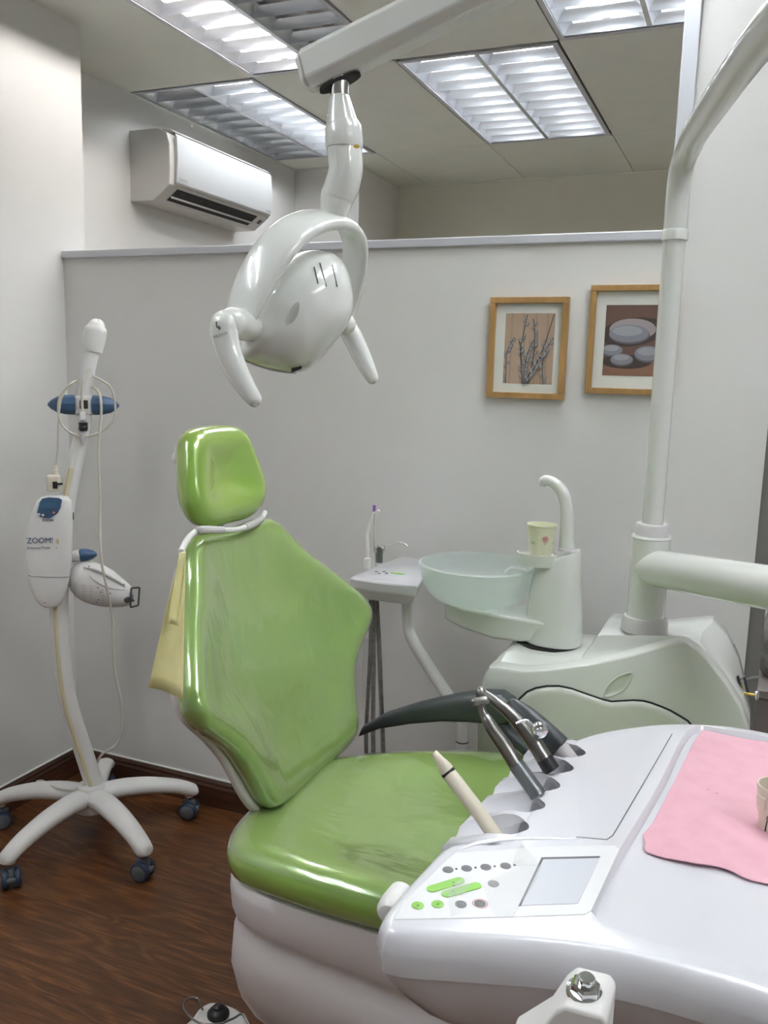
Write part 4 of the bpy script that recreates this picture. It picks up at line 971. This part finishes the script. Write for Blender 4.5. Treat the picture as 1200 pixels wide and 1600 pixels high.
# ================================================================== OPERATING LIGHT on its pole
ol = thing('operating_light', 'white dental operating light with yoke and two handles on a jointed arm and pole', 'operating light', (PX, PY, ztop + .002))
zt2 = at(1066, 238, PY).z; zr1 = at(1052, 368, PY).z
b = MB(); b.tube([(PX, PY, ztop + .0046), (PX, PY, zr1)], .0240, n=32); b.build('pole', 'wgrey' if False else 'white', ol)
b = MB(); b.lathe((PX, PY, zr1 - .012), (0, 0, 1), [(.024, 0), (.0285, .001), (.0285, .020), (.0265, .024), (.0255, .024)], 32); b.build('pole_ring', 'white', ol)
J = V((.045, 1.14, zt2 - .035)); q1 = at(1196, 52, 1.40)
b = MB(); b.tube([(PX, PY, zr1 + .01), (PX, PY, zt2 - .16), (PX, PY, zt2 - .08), (PX + .006, PY - .018, zt2 - .030), (PX + .022, PY - .075, zt2 - .010), V((PX, PY, zt2)).lerp(q1, .30), q1, J], [.0255, .0255, .0255, .0258, .0262, .027, .028, .028], n=32, smooth=6); b.build('bent_arm', 'white', ol)
A0, A1 = at(475, 118, 1.17), at(875, -78, 1.17); ad = (A1 - A0).normalized(); E1 = A0 + ad * ((J.x - A0.x) / ad.x)
b = MB(); b.tube([J + V((0, .0, -.05)), V((J.x, J.y, E1.z + .05))], .032, n=28); b.build('arm_knuckle', 'white', ol)
an = V((-ad.z, 0, ad.x))
b = MB(); c = (A0 + E1) / 2; hl = (E1 - A0).length / 2
for (a0_, a1_, hz, hy) in ((-hl, -hl + .01, .024, .022), (-hl + .0105, hl, .0275, .0255)):
    prof = [(-hy, -hz * .55), (-hy, hz * .72), (-hy * .72, hz), (hy * .72, hz), (hy, hz * .72), (hy, -hz * .55), (hy * .55, -hz), (-hy * .55, -hz)]
    b.loft([[c + ad * s_ + V((0, 1, 0)) * (yy * k) + an * (zz * k) for yy, zz in prof] for s_, k in ((a0_, .86 if a0_ == -hl else 1), (a0_ + .004, 1), (a1_, 1))])
b.build('spring_arm', 'white', ol, bevel=.004, ang=40)
b = MB(); p = at(532, 127, 1.17); b.lathe(p + V((0, 0, -.004)), an, [(0, 0), (.018, 0), (.018, .004)], 24, ell=(.8, 1.8), ref=(0, 1, 0)); b.build('arm_opening', 'hole', ol)
b = MB(); b.tube([at(531, 106, 1.17), at(531, 156, 1.17)], .0135, n=24); b.build('chrome_shaft', 'chrome', ol)
b = MB(); b.tube([at(531, 150, 1.17), at(531, 154, 1.17), at(535, 197, 1.17)], [.0135, .0145, .0235], n=28); b.build('shaft_cone', 'white', ol)
b = MB(); b.tube([at(535, 194, 1.17), at(536, 200, 1.17), at(538, 226, 1.17), at(538, 232, 1.17)], [.0235, .0262, .0272, .0258], n=32); b.build('swivel_collar', 'white', ol)
b = MB(); b.tube([at(538, 228, 1.17), at(540, 252, 1.17), at(540, 268, 1.17), at(534, 290, 1.17), at(527, 308, 1.17), at(524, 322, 1.17), at(519, 343, 1.175)], [.0243, .0243, .0243, .0245, .0240, .0215, .018], n=32, smooth=5); b.build('neck', 'white', ol)
decal(ellipse(0, 0, .0042, .0028), at(557, 229, 1.148), (.92, .39, 0), (0, 0, 1), mat('amber_stain', (.62, .42, .08), .5), ol, 'wear_mark')
# yoke
yk = [(372, 503, 1.045, .019, .022), (381, 480, 1.05, .019, .027), (393, 452, 1.055, .019, .030), (411, 417, 1.065, .019, .032), (434, 384, 1.08, .019, .032), (462, 358, 1.105, .019, .031), (493, 345, 1.14, .019, .029), (520, 344, 1.17, .018, .027), (541, 353, 1.20, .017, .025), (553, 373, 1.225, .016, .024), (555, 400, 1.245, .015, .023), (552, 430, 1.26, .015, .022), (546, 460, 1.27, .014, .021), (538, 488, 1.275, .014, .019), (531, 508, 1.28, .014, .017)]
K = [at(x, y, Y) for x, y, Y, _, _ in yk]
yn = ((K[-1] - K[0]).cross(K[7] - K[0])).normalized()
if yn.x < 0: yn = -yn
pts, ix = spline(K, 4, list(range(len(K))))
rg = []
for i, p in enumerate(pts):
    t = (pts[min(i + 1, len(pts) - 1)] - pts[max(i - 1, 0)]).normalized(); r_ = t.cross(yn).normalized(); f = ix[i]; k0 = int(f); k1 = min(k0 + 1, len(yk) - 1); fr_ = f - k0
    th = yk[k0][3] * (1 - fr_) + yk[k1][3] * fr_; wd = yk[k0][4] * (1 - fr_) + yk[k1][4] * fr_
    rg.append([p + r_ * (th * .62 * math.copysign(abs(cos(a)) ** .75, cos(a))) + yn * (wd * math.copysign(abs(sin(a)) ** .8, sin(a))) for a in [2 * pi * q / 24 for q in range(24)]])
b = MB(); b.loft(rg); b.build('yoke', 'white', ol, ang=70)
# lamp head: moulded shell, domed towards the room
NL = V((.60, -.80, -.02)).normalized(); LC = at(470, 485, 1.165)
lo = [(505, 392), (522, 397), (538, 414), (547, 440), (551, 470), (549, 492), (538, 514), (520, 538), (500, 562), (483, 576), (465, 582), (445, 581), (415, 574), (388, 565), (374, 557), (373, 545), (379, 520), (386, 492), (396, 462), (412, 438), (436, 412), (466, 395), (487, 391)]
o3 = spline([atp(x, y, LC, NL) for x, y in lo], 4, closed=True); o3 = resample(o3, 80); cc = atp(462, 492, LC, NL)
rg = []
for k, d in ((.10, -.042), (.5, -.040), (.80, -.034), (.93, -.024), (.985, -.010), (1.0, 0.0), (.985, .012), (.95, .025), (.88, .041), (.78, .055), (.65, .066), (.50, .074), (.34, .079), (.18, .081), (.04, .082)):
    rg.append([cc + (p - cc) * k + NL * d for p in o3])
b = MB(); b.loft(rg); head = b.build('lamp_head', 'white', ol, ang=80)
def dome(px, py, lift=.001):
    """point on the domed shell seen at that pixel"""
    p = atp(px, py, LC, NL)
    for _ in range(8):
        v = p - cc; v = v - NL * v.dot(NL); best = 9
        if v.length < 1e-6: k = 0
        else:
            dirn = v.normalized(); R_ = max((q - cc).dot(dirn) for q in o3 if (q - cc).normalized().dot(dirn) > .95); k = min(.985, v.length / R_)
        tab = [(.04, .082), (.18, .081), (.34, .079), (.5, .074), (.65, .066), (.78, .055), (.88, .041), (.95, .025), (.985, .012)]
        h = .082
        for (k0, h0), (k1, h1) in zip(tab, tab[1:]):
            if k0 <= k <= k1: h = h0 + (h1 - h0) * (k - k0) / (k1 - k0)
        p = atp(px, py, cc + NL * (h + lift), NL)
    return p
b = MB(); el = spline([dome(x, y, .0006) for x, y in ((466, 472), (468, 480), (464, 494), (457, 503), (450, 506), (448, 500), (451, 489), (458, 477))], 4, closed=True)
b.v = list(el); b.face(range(len(el))); b.build('oval_recess', mat('recess_grey', (.42, .43, .40), .4), head, smooth=False)
b = MB()
for a, c in (((491, 417), (497, 443)), ((500, 411), (510, 448)), ((519, 414), (527, 448))): b.tube([dome(*a, .0), dome((a[0] + c[0]) / 2, (a[1] + c[1]) / 2, .0), dome(*c, .0)], .0009, n=6)
b.build('vent_slot', 'ink', head)
b = MB(); b.obox(dome(463, 575, .0), (at(474, 570, 1.1) - at(456, 577, 1.1)), NL, (0, 0, 1), .009, .003, .004, .001); b.build('switch', 'black', head, smooth=False)
b = MB(); b.tube([atp(374, 560, LC - NL * .004, NL), atp(400, 570, LC, NL), atp(430, 579, LC, NL), atp(463, 583, LC + NL * .004, NL)], .0016, n=8, smooth=3); b.build('rim_lip', 'wgrey', head)
b = MB(); b.loft([[cc + (p - cc) * k - NL * d for p in o3] for k, d in ((.80, .030), (.79, .0405), (.6, .046), (.1, .048))]); b.build('front_lens', 'smoke', head)
# pivots and handles
b = MB(); b.tube([at(362, 503, .995), at(370, 505, 1.02), at(380, 508, 1.05), at(392, 512, 1.09)], [.019, .0205, .0215, .020], n=24, smooth=3, rnd='both'); b.build('pivot', 'white', ol)
b = MB(); b.tube([at(540, 506, 1.25), at(536, 506, 1.29), at(540, 506, 1.32)], [.016, .018, .014], n=20, rnd='both'); b.build('pivot', 'white', ol)
def handle(P_, R_, e=(.8, 1)):
    b = MB(); b.tube(P_, R_, n=24, smooth=5, ell=e, up=(.0, 1, 0), rnd='both'); return b.build('handle', 'white', ol)
h1 = handle([at(350, 505, .985), at(350, 522, .985), at(357, 550, .985), at(370, 580, .985), at(385, 606, .985), at(398, 625, .985)], [.0185, .0195, .0180, .0160, .0135, .0105])
handle([at(540, 508, 1.325), at(550, 525, 1.325), at(562, 550, 1.325), at(574, 575, 1.325), at(582, 591, 1.325)], [.0155, .0170, .0160, .0135, .0105])
nr = V((.38, -.92, 0)).normalized(); rt = V((.92, .38, 0)).normalized()
pt_ = atp(345, 524, at(350, 510, .985) - V((0, .0165, 0)), nr); text('RELEASE', .0052, pt_, rt + V((0, 0, .35)), V((-.3, 0, 1)), 'ink', h1, 'lettering', .0018)
c_ = atp(341, 510, at(350, 510, .985) - V((0, .0172, 0)), nr)
decal([(-.003, .006), (-.001, .006), (-.001, .001), (.001, -.0005), (.001, .0015), (.0042, -.0025), (.0008, -.0055), (.0008, -.0035), (-.0024, -.001)], c_, rt, (0, 0, 1), 'ink', h1, 'arrow_mark', .0018)

# ================================================================== DELIVERY TRAY (nearest, lower right)
ZT = 1.03
dt = thing('delivery_unit', 'white instrument delivery unit with button panel in the foreground', 'dental unit', (.0, 1.05, ZT - .10))
to = [(-.288, .712), (-.268, .700), (-.20, .722), (-.12, .748), (-.05, .760), (.056, .757), (.15, .735), (.24, .705), (.275, .712), (.290, .76), (.296, .95), (.285, 1.15), (.262, 1.26), (.20, 1.33), (.12, 1.375), (.064, 1.388), (0, 1.387), (-.082, 1.354), (-.151, 1.295), (-.190, 1.245), (-.205, 1.20), (-.212, 1.05), (-.216, .915), (-.235, .896), (-.262, .885), (-.277, .865), (-.283, .82), (-.290, .75)]
to = [V(p) for p in to]
tr = [V((p.x, p.y)) for p in resample(spline([V((p.x, p.y, 0)) for p in to], 5, closed=True), 140)]
def tring(z, d, dd=0): return [V((p.x, p.y, z)) for p in offset2(tr, d)]
def tscale(z, k): return [V((p.x * k, 1.05 + (p.y - 1.05) * k, z)) for p in tr]
b = MB(); b.loft([tscale(.850, .50), tscale(.858, .62), tscale(.885, .78), tscale(.920, .88), tscale(.955, .955), tring(.978, .004), tring(.984, .0015), tring(.985, -.001), tring(1.005, -.004), tring(1.020, -.001), tring(1.0265, .003), tring(1.0292, .007), tring(ZT, .011)])
body = b.build('tray_body', 'wcool', dt, ang=50)
# rail with instrument scoops
yk5 = [.945, 1.005, 1.066, 1.125, 1.182]
b = MB(); pf = [(-.160, ZT - .001), (-.226, ZT - .0005), (-.240, ZT - .003), (-.288, ZT - .022), (-.293, ZT - .028), (-.290, ZT - .040), (-.26, ZT - .07), (-.160, ZT - .09)]
rg = []
for y, k in ((.898, .8), (.905, 1), (1.21, 1), (1.222, .8)):
    rg.append([V((-.16 + (x + .16) * k * (1 - .22 * max(0, (y - .95) / .27)), y, ZT + (z - ZT) * (1 if k == 1 else 1.1))) for x, z in pf])
b.loft(rg); rail = b.build('holder_rail', 'wcool', dt, ang=35)
cut = MB()
for i, y in enumerate(yk5):
    x0 = -.236 + .006 * i; ax = V((-.80, 0, .60)); cpt = V((x0 + .004, y, ZT - .002))
    cut.tube([cpt - ax * .06, cpt + ax * .10], .0215, n=28)
co = cut.build('cutter', 'wcool', None); cut = MB()
for i, y in enumerate(yk5):
    x0 = -.232 + .006 * i; cpt = V((x0 + .006, y, ZT + .001)); ax = V((-.985, 0, -.14))
    cut.tube([cpt, cpt + ax * .02, cpt + ax * .12], .0258, n=32, rnd='start')
co3 = cut.build('cutter', 'wcool', None); cut = MB()
pkt = [V((-.048, 1.338)), V((-.072, 1.12)), V((-.105, .86)), V((-.098, .805)), V((-.06, .792)), V((.06, .785)), V((.20, .775)), V((.262, .80)), V((.268, 1.0)), V((.255, 1.20)), V((.20, 1.30)), V((.08, 1.358)), V((0, 1.366))]
pk = [V((p.x, p.y)) for p in spline([V((p.x, p.y, 0)) for p in pkt], 5, closed=True)][::-1]
if sum(pk[i].x * pk[(i + 1) % len(pk)].y - pk[(i + 1) % len(pk)].x * pk[i].y for i in range(len(pk))) < 0: pk = pk[::-1]
c2 = MB(); c2.loft([[V((p.x, p.y, z)) for p in offset2(pk, d)] for z, d in ((ZT - .009, .009), (ZT - .0085, .006), (ZT - .0045, .003), (ZT - .001, .0008), (ZT + .0003, 0), (ZT + .02, 0))]); co2 = c2.build('cutter', 'wcool', None)
scr = [(812, 1415), (848, 1342), (937, 1340), (903, 1412)]
scr3 = [atz(x, y, ZT) for x, y in scr]
def boolcut(o, cutters):
    for c in cutters:
        md = o.modifiers.new('b', 'BOOLEAN'); md.object = c; md.operation = 'DIFFERENCE'; md.solver = 'EXACT'
    dg = bpy.context.evaluated_depsgraph_get(); me = bpy.data.meshes.new_from_object(o.evaluated_get(dg)); o.modifiers.clear(); o.data = me
    me.shade_smooth(); me.set_sharp_from_angle(angle=rad(40))
bpy.context.view_layer.update()
boolcut(body, [co, co2, co3]); boolcut(rail, [co, co3])
bpy.data.objects.remove(co3); bpy.data.objects.remove(co); bpy.data.objects.remove(co2)
# seam round the body, joint of the instrument cover
b = MB(); b.tube(tring(.9845, .0005) + tring(.9845, .0005)[:1], .0009, n=6); b.build('body_seam', 'wgrey', dt)
b = MB(); b.tube([atz(1050, 1147, ZT), atz(1005, 1225, ZT), atz(962, 1298, ZT), atz(957, 1306, ZT), atz(948, 1312, ZT), atz(900, 1308, ZT)], .0008, n=6); b.build('cover_joint', 'dbtn', dt)
# button membrane
zz = ZT + .0005
def plate(name, px, z, h, mt, par=dt, **k):
    b = MB(); b.prism([atz(x, y, z) for x, y in px], (0, 0, h)); return b.build(name, mt, par, smooth=False, **k)
mem = plate('button_membrane', [(616, 1438), (630, 1410), (664, 1378), (700, 1343), (712, 1334), (852, 1324), (960, 1322), (968, 1328), (924, 1424), (914, 1430), (800, 1434)], ZT - .0003, .0011, 'sheet', bevel=.0006)
lcd = plate('display', scr, ZT + .0010, .0003, 'lcdg', dt)
plate('display_edge', [(810, 1416), (846, 1340), (938, 1338), (936, 1341), (849, 1343), (814, 1415)], ZT + .0010, .0004, 'ink', dt)
def btn(px, py, r, mt, name='button', el=1.0):
    c = atz(px, py, ZT + .0009); b = MB(); b.lathe(c, (0, 0, 1), [(r, 0), (r, .0005), (r * .8, .0009), (0, .0009)], 20, ell=(el, 1)); return b.build(name, mt, dt)
for x, y in ((700, 1359), (729, 1357), (759, 1355), (790, 1353), (771, 1381), (720, 1413), (750, 1412)): btn(x, y, .0058, 'dbtn')
for x, y in ((653, 1415), (684, 1413)): btn(x, y, .0062, 'gbtn')
for x, y in ((713, 1358), (743, 1356), (773, 1354), (804, 1352), (709, 1384)): btn(x, y, .0013, 'ink', 'indicator')
for a, c in (((675, 1389), (718, 1376)), ((698, 1397), (744, 1384))):
    p, q = atz(*a, ZT + .0011), atz(*c, ZT + .0011); d = (q - p).normalized(); n_ = V((-d.y, d.x, 0)) * .0056; pl_ = []
    for i in range(9): t = pi / 2 + pi * i / 8; pl_.append(p + d * (.0056 * cos(t)) + n_ * sin(t))
    for i in range(9): t = -pi / 2 + pi * i / 8; pl_.append(q + d * (.0056 * cos(t)) + n_ * sin(t))
    b = MB(); b.prism(pl_, (0, 0, .0006)); b.build('rocker_key', 'gbtn', dt, smooth=False)
c = atz(750, 1412, ZT + .0009); b = MB(); b.loft([[c + V((r * cos(2 * pi * k / 28), r * sin(2 * pi * k / 28), .0004)) for k in range(28)] for r in (.0072, .0078)], False, False); b.build('red_ring', 'red', dt)
for i, (x, y) in enumerate(((653, 1415), (684, 1413), (708, 1379), (708, 1393), (700, 1359), (729, 1357), (759, 1355))): # small symbols on the keys
    c = atz(x, y, ZT + .0021); decal([(-.0022, -.0008), (-.0004, -.0004), (0, -.0024), (.0006, -.0002), (.0024, .0006), (.0004, .0008), (0, .0026), (-.0006, .0006)], c, (1, .2, 0), (-.2, 1, 0), 'ink', dt, 'key_symbol', .0002)
def tapeq(px, z=ZT + .0022, mt='tape', name='clear_tape'):
    b = MB(); b.prism([atz(x, y, z + .0006 * (i % 2)) for i, (x, y) in enumerate(px)], (0, 0, .0002)); b.build(name, mt, dt, smooth=False)
tapeq([(706, 1386), (727, 1366), (741, 1376), (722, 1398), (688, 1398)]); tapeq([(700, 1398), (712, 1390), (716, 1428), (704, 1431)])
tapeq([(755, 1380), (815, 1352), (846, 1352), (838, 1376), (800, 1432), (770, 1428)])
b = MB(); tp = [atz(800, 1353, ZT + .001), atz(846, 1353, ZT + .001), atz(815, 1318, ZT + .012), atz(826, 1330, ZT + .016), atz(806, 1332, ZT + .006)]
b.add(tp, [(0, 1, 3), (0, 3, 2), (0, 2, 4), (1, 3, 2)]); b.build('lifted_film', 'film', dt, smooth=False)
# ridge behind the membrane
b = MB(); b.tube([atz(712, 1330, ZT), atz(745, 1318, ZT), atz(790, 1311, ZT), atz(850, 1310, ZT), atz(930, 1312, ZT)], [.001, .0035, .004, .0032, .001], n=12, smooth=4, ell=(.6, 1), up=(0, 0, 1)); b.build('ridge', 'wcool', dt)
# corner roller cap at the left
b = MB(); p = at(618, 1412, .775); b.lathe(p - V((0, .022, 0)), (0, 1, 0), [(0, 0), (.010, .001), (.0145, .006), (.0155, .02), (.0145, .04), (0, .044)], 24); b.build('corner_cap', 'wsat', dt)
# bracket with chrome nut in front
bp = at(912, 1556, .640)
b = MB(); rg = []
for (px, py, hw, top, dep) in ((800, 1625, .012, .018, .018), (856, 1590, .014, .014, .020), (878, 1558, .016, .010, .024), (893, 1548, .018, .010, .026), (946, 1560, .018, .008, .026), (956, 1568, .016, .003, .024)):
    c = at(px, py, .640); rg.append([c + V((0, -dep, top * .5)), c + V((0, dep, top * .5)), c + V((0, dep, -.06)), c + V((0, -dep, -.06))])
b.loft(rg); b.build('bracket', 'wsat', dt, bevel=.006, ang=50)
q_ = at(912, 1556, .66); b = MB(); b.box((q_.x - .016, .65, .965), (q_.x + .014, .775, .990), .004); b.build('bracket_mount', 'wsat', dt)
n0 = at(913, 1552, .636); nax = V((.1, -.12, 1)).normalized()
b = MB(); b.lathe(n0, nax, [(.0145, 0), (.0145, .0022), (.012, .0035), (0, .0035)], 32); b.lathe(n0 + nax * .003, nax, [(.0118, 0), (.0118, .0055), (.0098, .0075), (0, .0075)], 6); b.lathe(n0 + nax * .009, nax, [(.0068, 0), (.0068, .0062), (.0055, .0075), (0, .0075)], 24); b.build('chrome_nut', 'chrome', dt, ang=25)
# under-arm carrying the unit to the right, out of frame
b = MB(); b.tube([V((.08, 1.06, .93)), V((.08, 1.06, .86)), V((.12, 1.1, .82)), V((.5, 1.3, .80)), V((.75, 1.45, .84)), V((.80, 1.45, .95)), a0 + dr * 2.4 - V((0, 0, .085))], .035, n=20, smooth=4); e_ = a0 + dr * 2.4; b.tube([e_ - V((0, 0, .10)), e_ - V((0, 0, .056))], .022, n=20); b.build('carrier_arm', 'white', dt)

# pink cover sheet and the beige ring on it
zp_ = ZT - .0070
pa_ = thing('pink_tray_paper', 'pink paper sheet lying in the recess of the delivery unit', 'paper', tuple(atz(1120, 1250, zp_)))
rr = random.Random(5)
left = [(1098, 1142), (1082, 1165), (1062, 1205), (1040, 1250), (1018, 1290), (1003, 1308)]
bottom = [(1003, 1308), (1009, 1316), (1004, 1330), (1040, 1343), (1085, 1353), (1125, 1358), (1140, 1362), (1165, 1375), (1200, 1382), (1240, 1395)]
poly = [atz(x, y, zp_) for x, y in left[:-1] + bottom]
poly += [V((.20, .95, zp_)), V((.215, 1.10, zp_)), V((.20, 1.24, zp_)), atz(1240, 1169, zp_), atz(1200, 1161, zp_), atz(1150, 1152, zp_)]
b = MB(); cpt = V((.06, 1.13, zp_)); rgs = []
pd = resample(poly, 120)
for k in (1, .985, .96, .9, .8, .65, .5, .3, .1):
    rgs.append([cpt + (p - cpt) * k + V((0, 0, .0012 + (.0022 * max(0, sin(i * .31)) * (k > .95)) + .0006 * sin(p.x * 60 * k) * sin(p.y * 45 * k))) for i, p in enumerate(pd)])
b.loft(rgs, False, True); o = b.build('sheet', 'pink', pa_, ang=80); md = o.modifiers.new('t', 'SOLIDIFY'); md.thickness = .0008
for x, y in ((1106, 1234), (1120, 1240)):
    c = atz(x, y, zp_ + .0022); decal(ellipse(0, 0, .0018, .0012, .5), c, (1, 0, 0), (0, 1, 0), mat('pink_stain', (.5, .2, .27), .8), pa_, 'stain')
rc = atz(1211, 1293, zp_ + .003); rg_t = thing('beige_ring_holder', 'beige notched plastic holder standing on the pink paper at the right edge', 'holder', tuple(rc))
b = MB(); b.lathe(rc, (0, 0, 1), [(.0185, 0), (.0205, .018), (.0225, .022), (.0228, .026), (.0238, .046), (.0245, .050), (.0240, .0535), (.0228, .0535), (.0220, .048), (.0205, .02), (.0175, .0)], 44, cap0=False, cap1=False); b.build('ring', 'beige', rg_t, ang=35)
va2 = math.atan2(-rc.y, -rc.x)
def rw(a, z, r=.0250): return rc + V((r * cos(va2 + a), r * sin(va2 + a), z))
b = MB(); b.v = [rw(a, z, rr_) for a, z, rr_ in ((-.62, .0, .0192), (.1, .0, .0192), (.1, .0145, .0204), (-.5, .0145, .0204))]; b.face(range(4)); b.build('notch', 'hole', rg_t, smooth=False)
b = MB()
for a in (-1.05, -.62):
    b.v.extend([]) 
b.loft([[rw(a, z, r) for a, z, r in ((-1.15, .028, .0236), (-.55, .028, .0236), (-.55, .043, .0246), (-1.15, .043, .0246))], [rw(a, z, r + .0012) for a, z, r in ((-1.12, .029, .0236), (-.58, .029, .0236), (-.58, .042, .0246), (-1.12, .042, .0246))]])
b.build('raised_panel', 'beige', rg_t, smooth=False)
text('8', .008, (0, 0, 0), (1, 0, 0), (0, 0, 1), 'ink', rg_t, 'mark', wrap=lambda x, y: rw(-.38 + x / .024, .019 + y, .0232), bold=.0003)

# ================================================================== INSTRUMENTS in the scoops
def inst(label, first, name='dental_handpiece', cat='dental instrument'): return thing(name, label, cat, tuple(first))
e = inst('cream ultrasonic scaler handpiece with a black ring in the nearest scoop', atz(775, 1308, ZT))
g = lambda x, y, f: at(x, y, .925 + .028 * f)
b = MB(); b.tube([g(783, 1326, -.1), g(775, 1308, 0), g(745, 1265, .4), g(712, 1222, .75), g(701, 1208, .9)], [.0085, .0088, .0090, .0090, .0088], n=24); b.build('body', 'beige', e)
b = MB(); b.tube([g(702, 1209, .9), g(699, 1205, .91)], [.0093, .0093], n=24); b.build('black_ring', 'black', e)
b = MB(); b.tube([g(699, 1205, .91), g(696, 1200, .92), g(690, 1191, .93), g(688, 1188, .94), g(678, 1176, 1)], [.0088, .0086, .0066, .0054, .0042], n=24); b.build('nose', 'beige', e)
e = inst('brushed steel low speed handpiece with a small round head beside the scaler', atz(832, 1232, ZT))
g = lambda x, y, f: at(x, y, 1.035 + .025 * f)
b = MB(); b.tube([g(841, 1243, -.03), g(838, 1238, 0), g(812, 1202, .3), g(806, 1194, .33)], [.0108, .0108, .0108, .0105], n=24); b.build('motor_sleeve', 'gsteel', e)
b = MB(); b.tube([g(806, 1194, .33), g(790, 1168, .5), g(772, 1143, .7), g(763, 1128, .8), g(757, 1118, .9), g(753, 1108, .95), g(752, 1098, 1)], [.0098, .0098, .0090, .0078, .0060, .0048, .0046], n=24, smooth=3); b.build('body', 'steel', e)
b = MB(); b.tube([g(759, 1094, 1.0), g(741, 1097, .7)], [.0056, .0052], n=20, rnd='both'); b.build('head', 'steel', e)
e = inst('brushed steel high speed handpiece with a bulbous head and black base', atz(858, 1196, ZT))
g = lambda x, y, f: at(x, y, 1.105 + .02 * f)
b = MB(); b.tube([g(862, 1203, -.05), g(850, 1184, 0)], [.0118, .0115], n=24); b.build('black_base', 'black', e)
b = MB(); b.tube([g(851, 1186, 0), g(832, 1156, .2), g(812, 1131, .4), g(794, 1112, .6), g(778, 1099, .75), g(766, 1090, .9), g(757, 1084, 1)], [.0112, .0108, .0096, .0086, .0076, .0066, .0056], n=24, smooth=3); b.build('body', 'steel', e)
b = MB(); b.tube([g(753, 1092, 1), g(751, 1081, 1)], [.0070, .0082], n=24, rnd='both'); b.build('head', 'steel', e)
e = inst('dark grey air water syringe with a chrome button in the far scoop', atz(884, 1178, ZT), 'air_water_syringe')
g = lambda x, y, f: at(x, y, 1.175 + .02 * f)
b = MB(); b.tube([g(893, 1192, -.05), g(873, 1166, 0)], [.0125, .0128], n=24); b.build('collar', 'wgrey', e)
b = MB(); b.tube([g(875, 1168, 0), g(846, 1143, .2), g(822, 1122, .5), g(803, 1105, .8)], [.0165, .0175, .0165, .012], n=24, smooth=3, ell=(1.1, .9), rnd='end'); b.build('grip', 'dgrey', e)
cb_ = at(843, 1141, 1.095); cn = V((.35, -.93, .1)).normalized()
b = MB(); b.lathe(cb_, cn, [(0, -.005), (.0108, -.004), (.0112, .002), (.0092, .006), (.006, .007), (.0055, .009), (0, .0095)], 28); b.build('chrome_button', 'chrome', e)
b = MB(); b.tube([cb_ - cn * .002, at(846, 1143, 1.168)], [.0055, .0065], n=16); b.build('valve_stem', 'chrome', e)
p = cb_ + cn * .004; b = MB(); b.tube([p, at(833, 1133, p.y), at(826, 1127, p.y - .002), at(818, 1126, p.y - .005), at(805, 1131, p.y - .016)], [.0024, .0023, .0021, .0019, .0017], n=10, smooth=4); b.build('nozzle', 'chrome', e)

# ================================================================== FOOT CONTROL
fc = thing('foot_control', 'white foot pedal with a black dome and wire loop on the floor', 'foot pedal', (-1.03, 1.50, 0))
fo = [atz(x, y, .045) for x, y in ((296, 1590), (310, 1572), (330, 1562), (352, 1565), (375, 1575), (388, 1592), (392, 1620), (375, 1650), (330, 1665), (285, 1650), (270, 1615))]
fo = spline([V((p.x, p.y, 0)) for p in fo], 4, closed=True); fo = [V((p.x, p.y)) for p in fo]
if sum(fo[i].x * fo[(i + 1) % len(fo)].y - fo[(i + 1) % len(fo)].x * fo[i].y for i in range(len(fo))) < 0: fo = fo[::-1]
b = MB(); b.loft([[V((p.x, p.y, z)) for p in offset2(fo, d)] for z, d in ((0, 0), (.008, -.004), (.030, .0), (.041, .006), (.045, .014))]); b.build('pedal_base', 'wsat', fc, ang=60)
c = atz(341, 1586, .045); b = MB(); b.lathe(c, (0, 0, 1), [(.026, 0), (.026, .006), (.020, .014), (.012, .018), (.011, .024), (.006, .028), (0, .028)], 28); b.build('dome_switch', 'black', fc)
b = MB(); wz = .075; b.tube([atz(392, 1610, .06), atz(380, 1585, wz), atz(365, 1591, wz), atz(345, 1599, wz), atz(320, 1600, wz), atz(302, 1593, wz), atz(288, 1578, wz), atz(288, 1567, wz), atz(298, 1559, wz), atz(310, 1562, wz), atz(316, 1576, .05), atz(316, 1580, .035)], .0026, n=10, smooth=5); b.build('wire_loop', 'steel', fc)

# ================================================================== THINGS BEYOND THE PIER
p = at(1163, 1050, 2.95); bn = thing('storage_bin', 'taupe plastic bin standing in the passage beyond the pier', 'bin', (p.x + .18, 2.95, 0))
b = MB(); b.loft([[V((p.x + a, y, z)) for a, y in ((.0 - s_, 2.80 + s_ * -1), (.34 + s_, 2.80 - s_), (.34 + s_, 3.10 + s_), (.0 - s_, 3.10 + s_))] for z, s_ in ((0, -.02), (p.z - .03, 0), (p.z - .028, .008), (p.z, .008))])
b.build('body', 'bin', bn, bevel=.01, ang=30)
bg = thing('plastic_bag', 'dark translucent plastic bag heaped on the taupe bin beyond the pier', 'bag', (p.x + .18, 2.95, p.z))
b = MB(); rg = []; rr = random.Random(9)
for z, r in ((0, .13), (.05, .16), (.14, .15), (.24, .12), (.34, .085), (.42, .05), (.46, .02)):
    rg.append([V((p.x + .19 + r * (1 + .22 * rr.uniform(-1, 1)) * cos(2 * pi * k / 20), 2.95 + r * .8 * (1 + .2 * rr.uniform(-1, 1)) * sin(2 * pi * k / 20), p.z + .001 + z)) for k in range(20)])
b.loft(rg); b.build('bag', 'bag', bg, smooth=False)
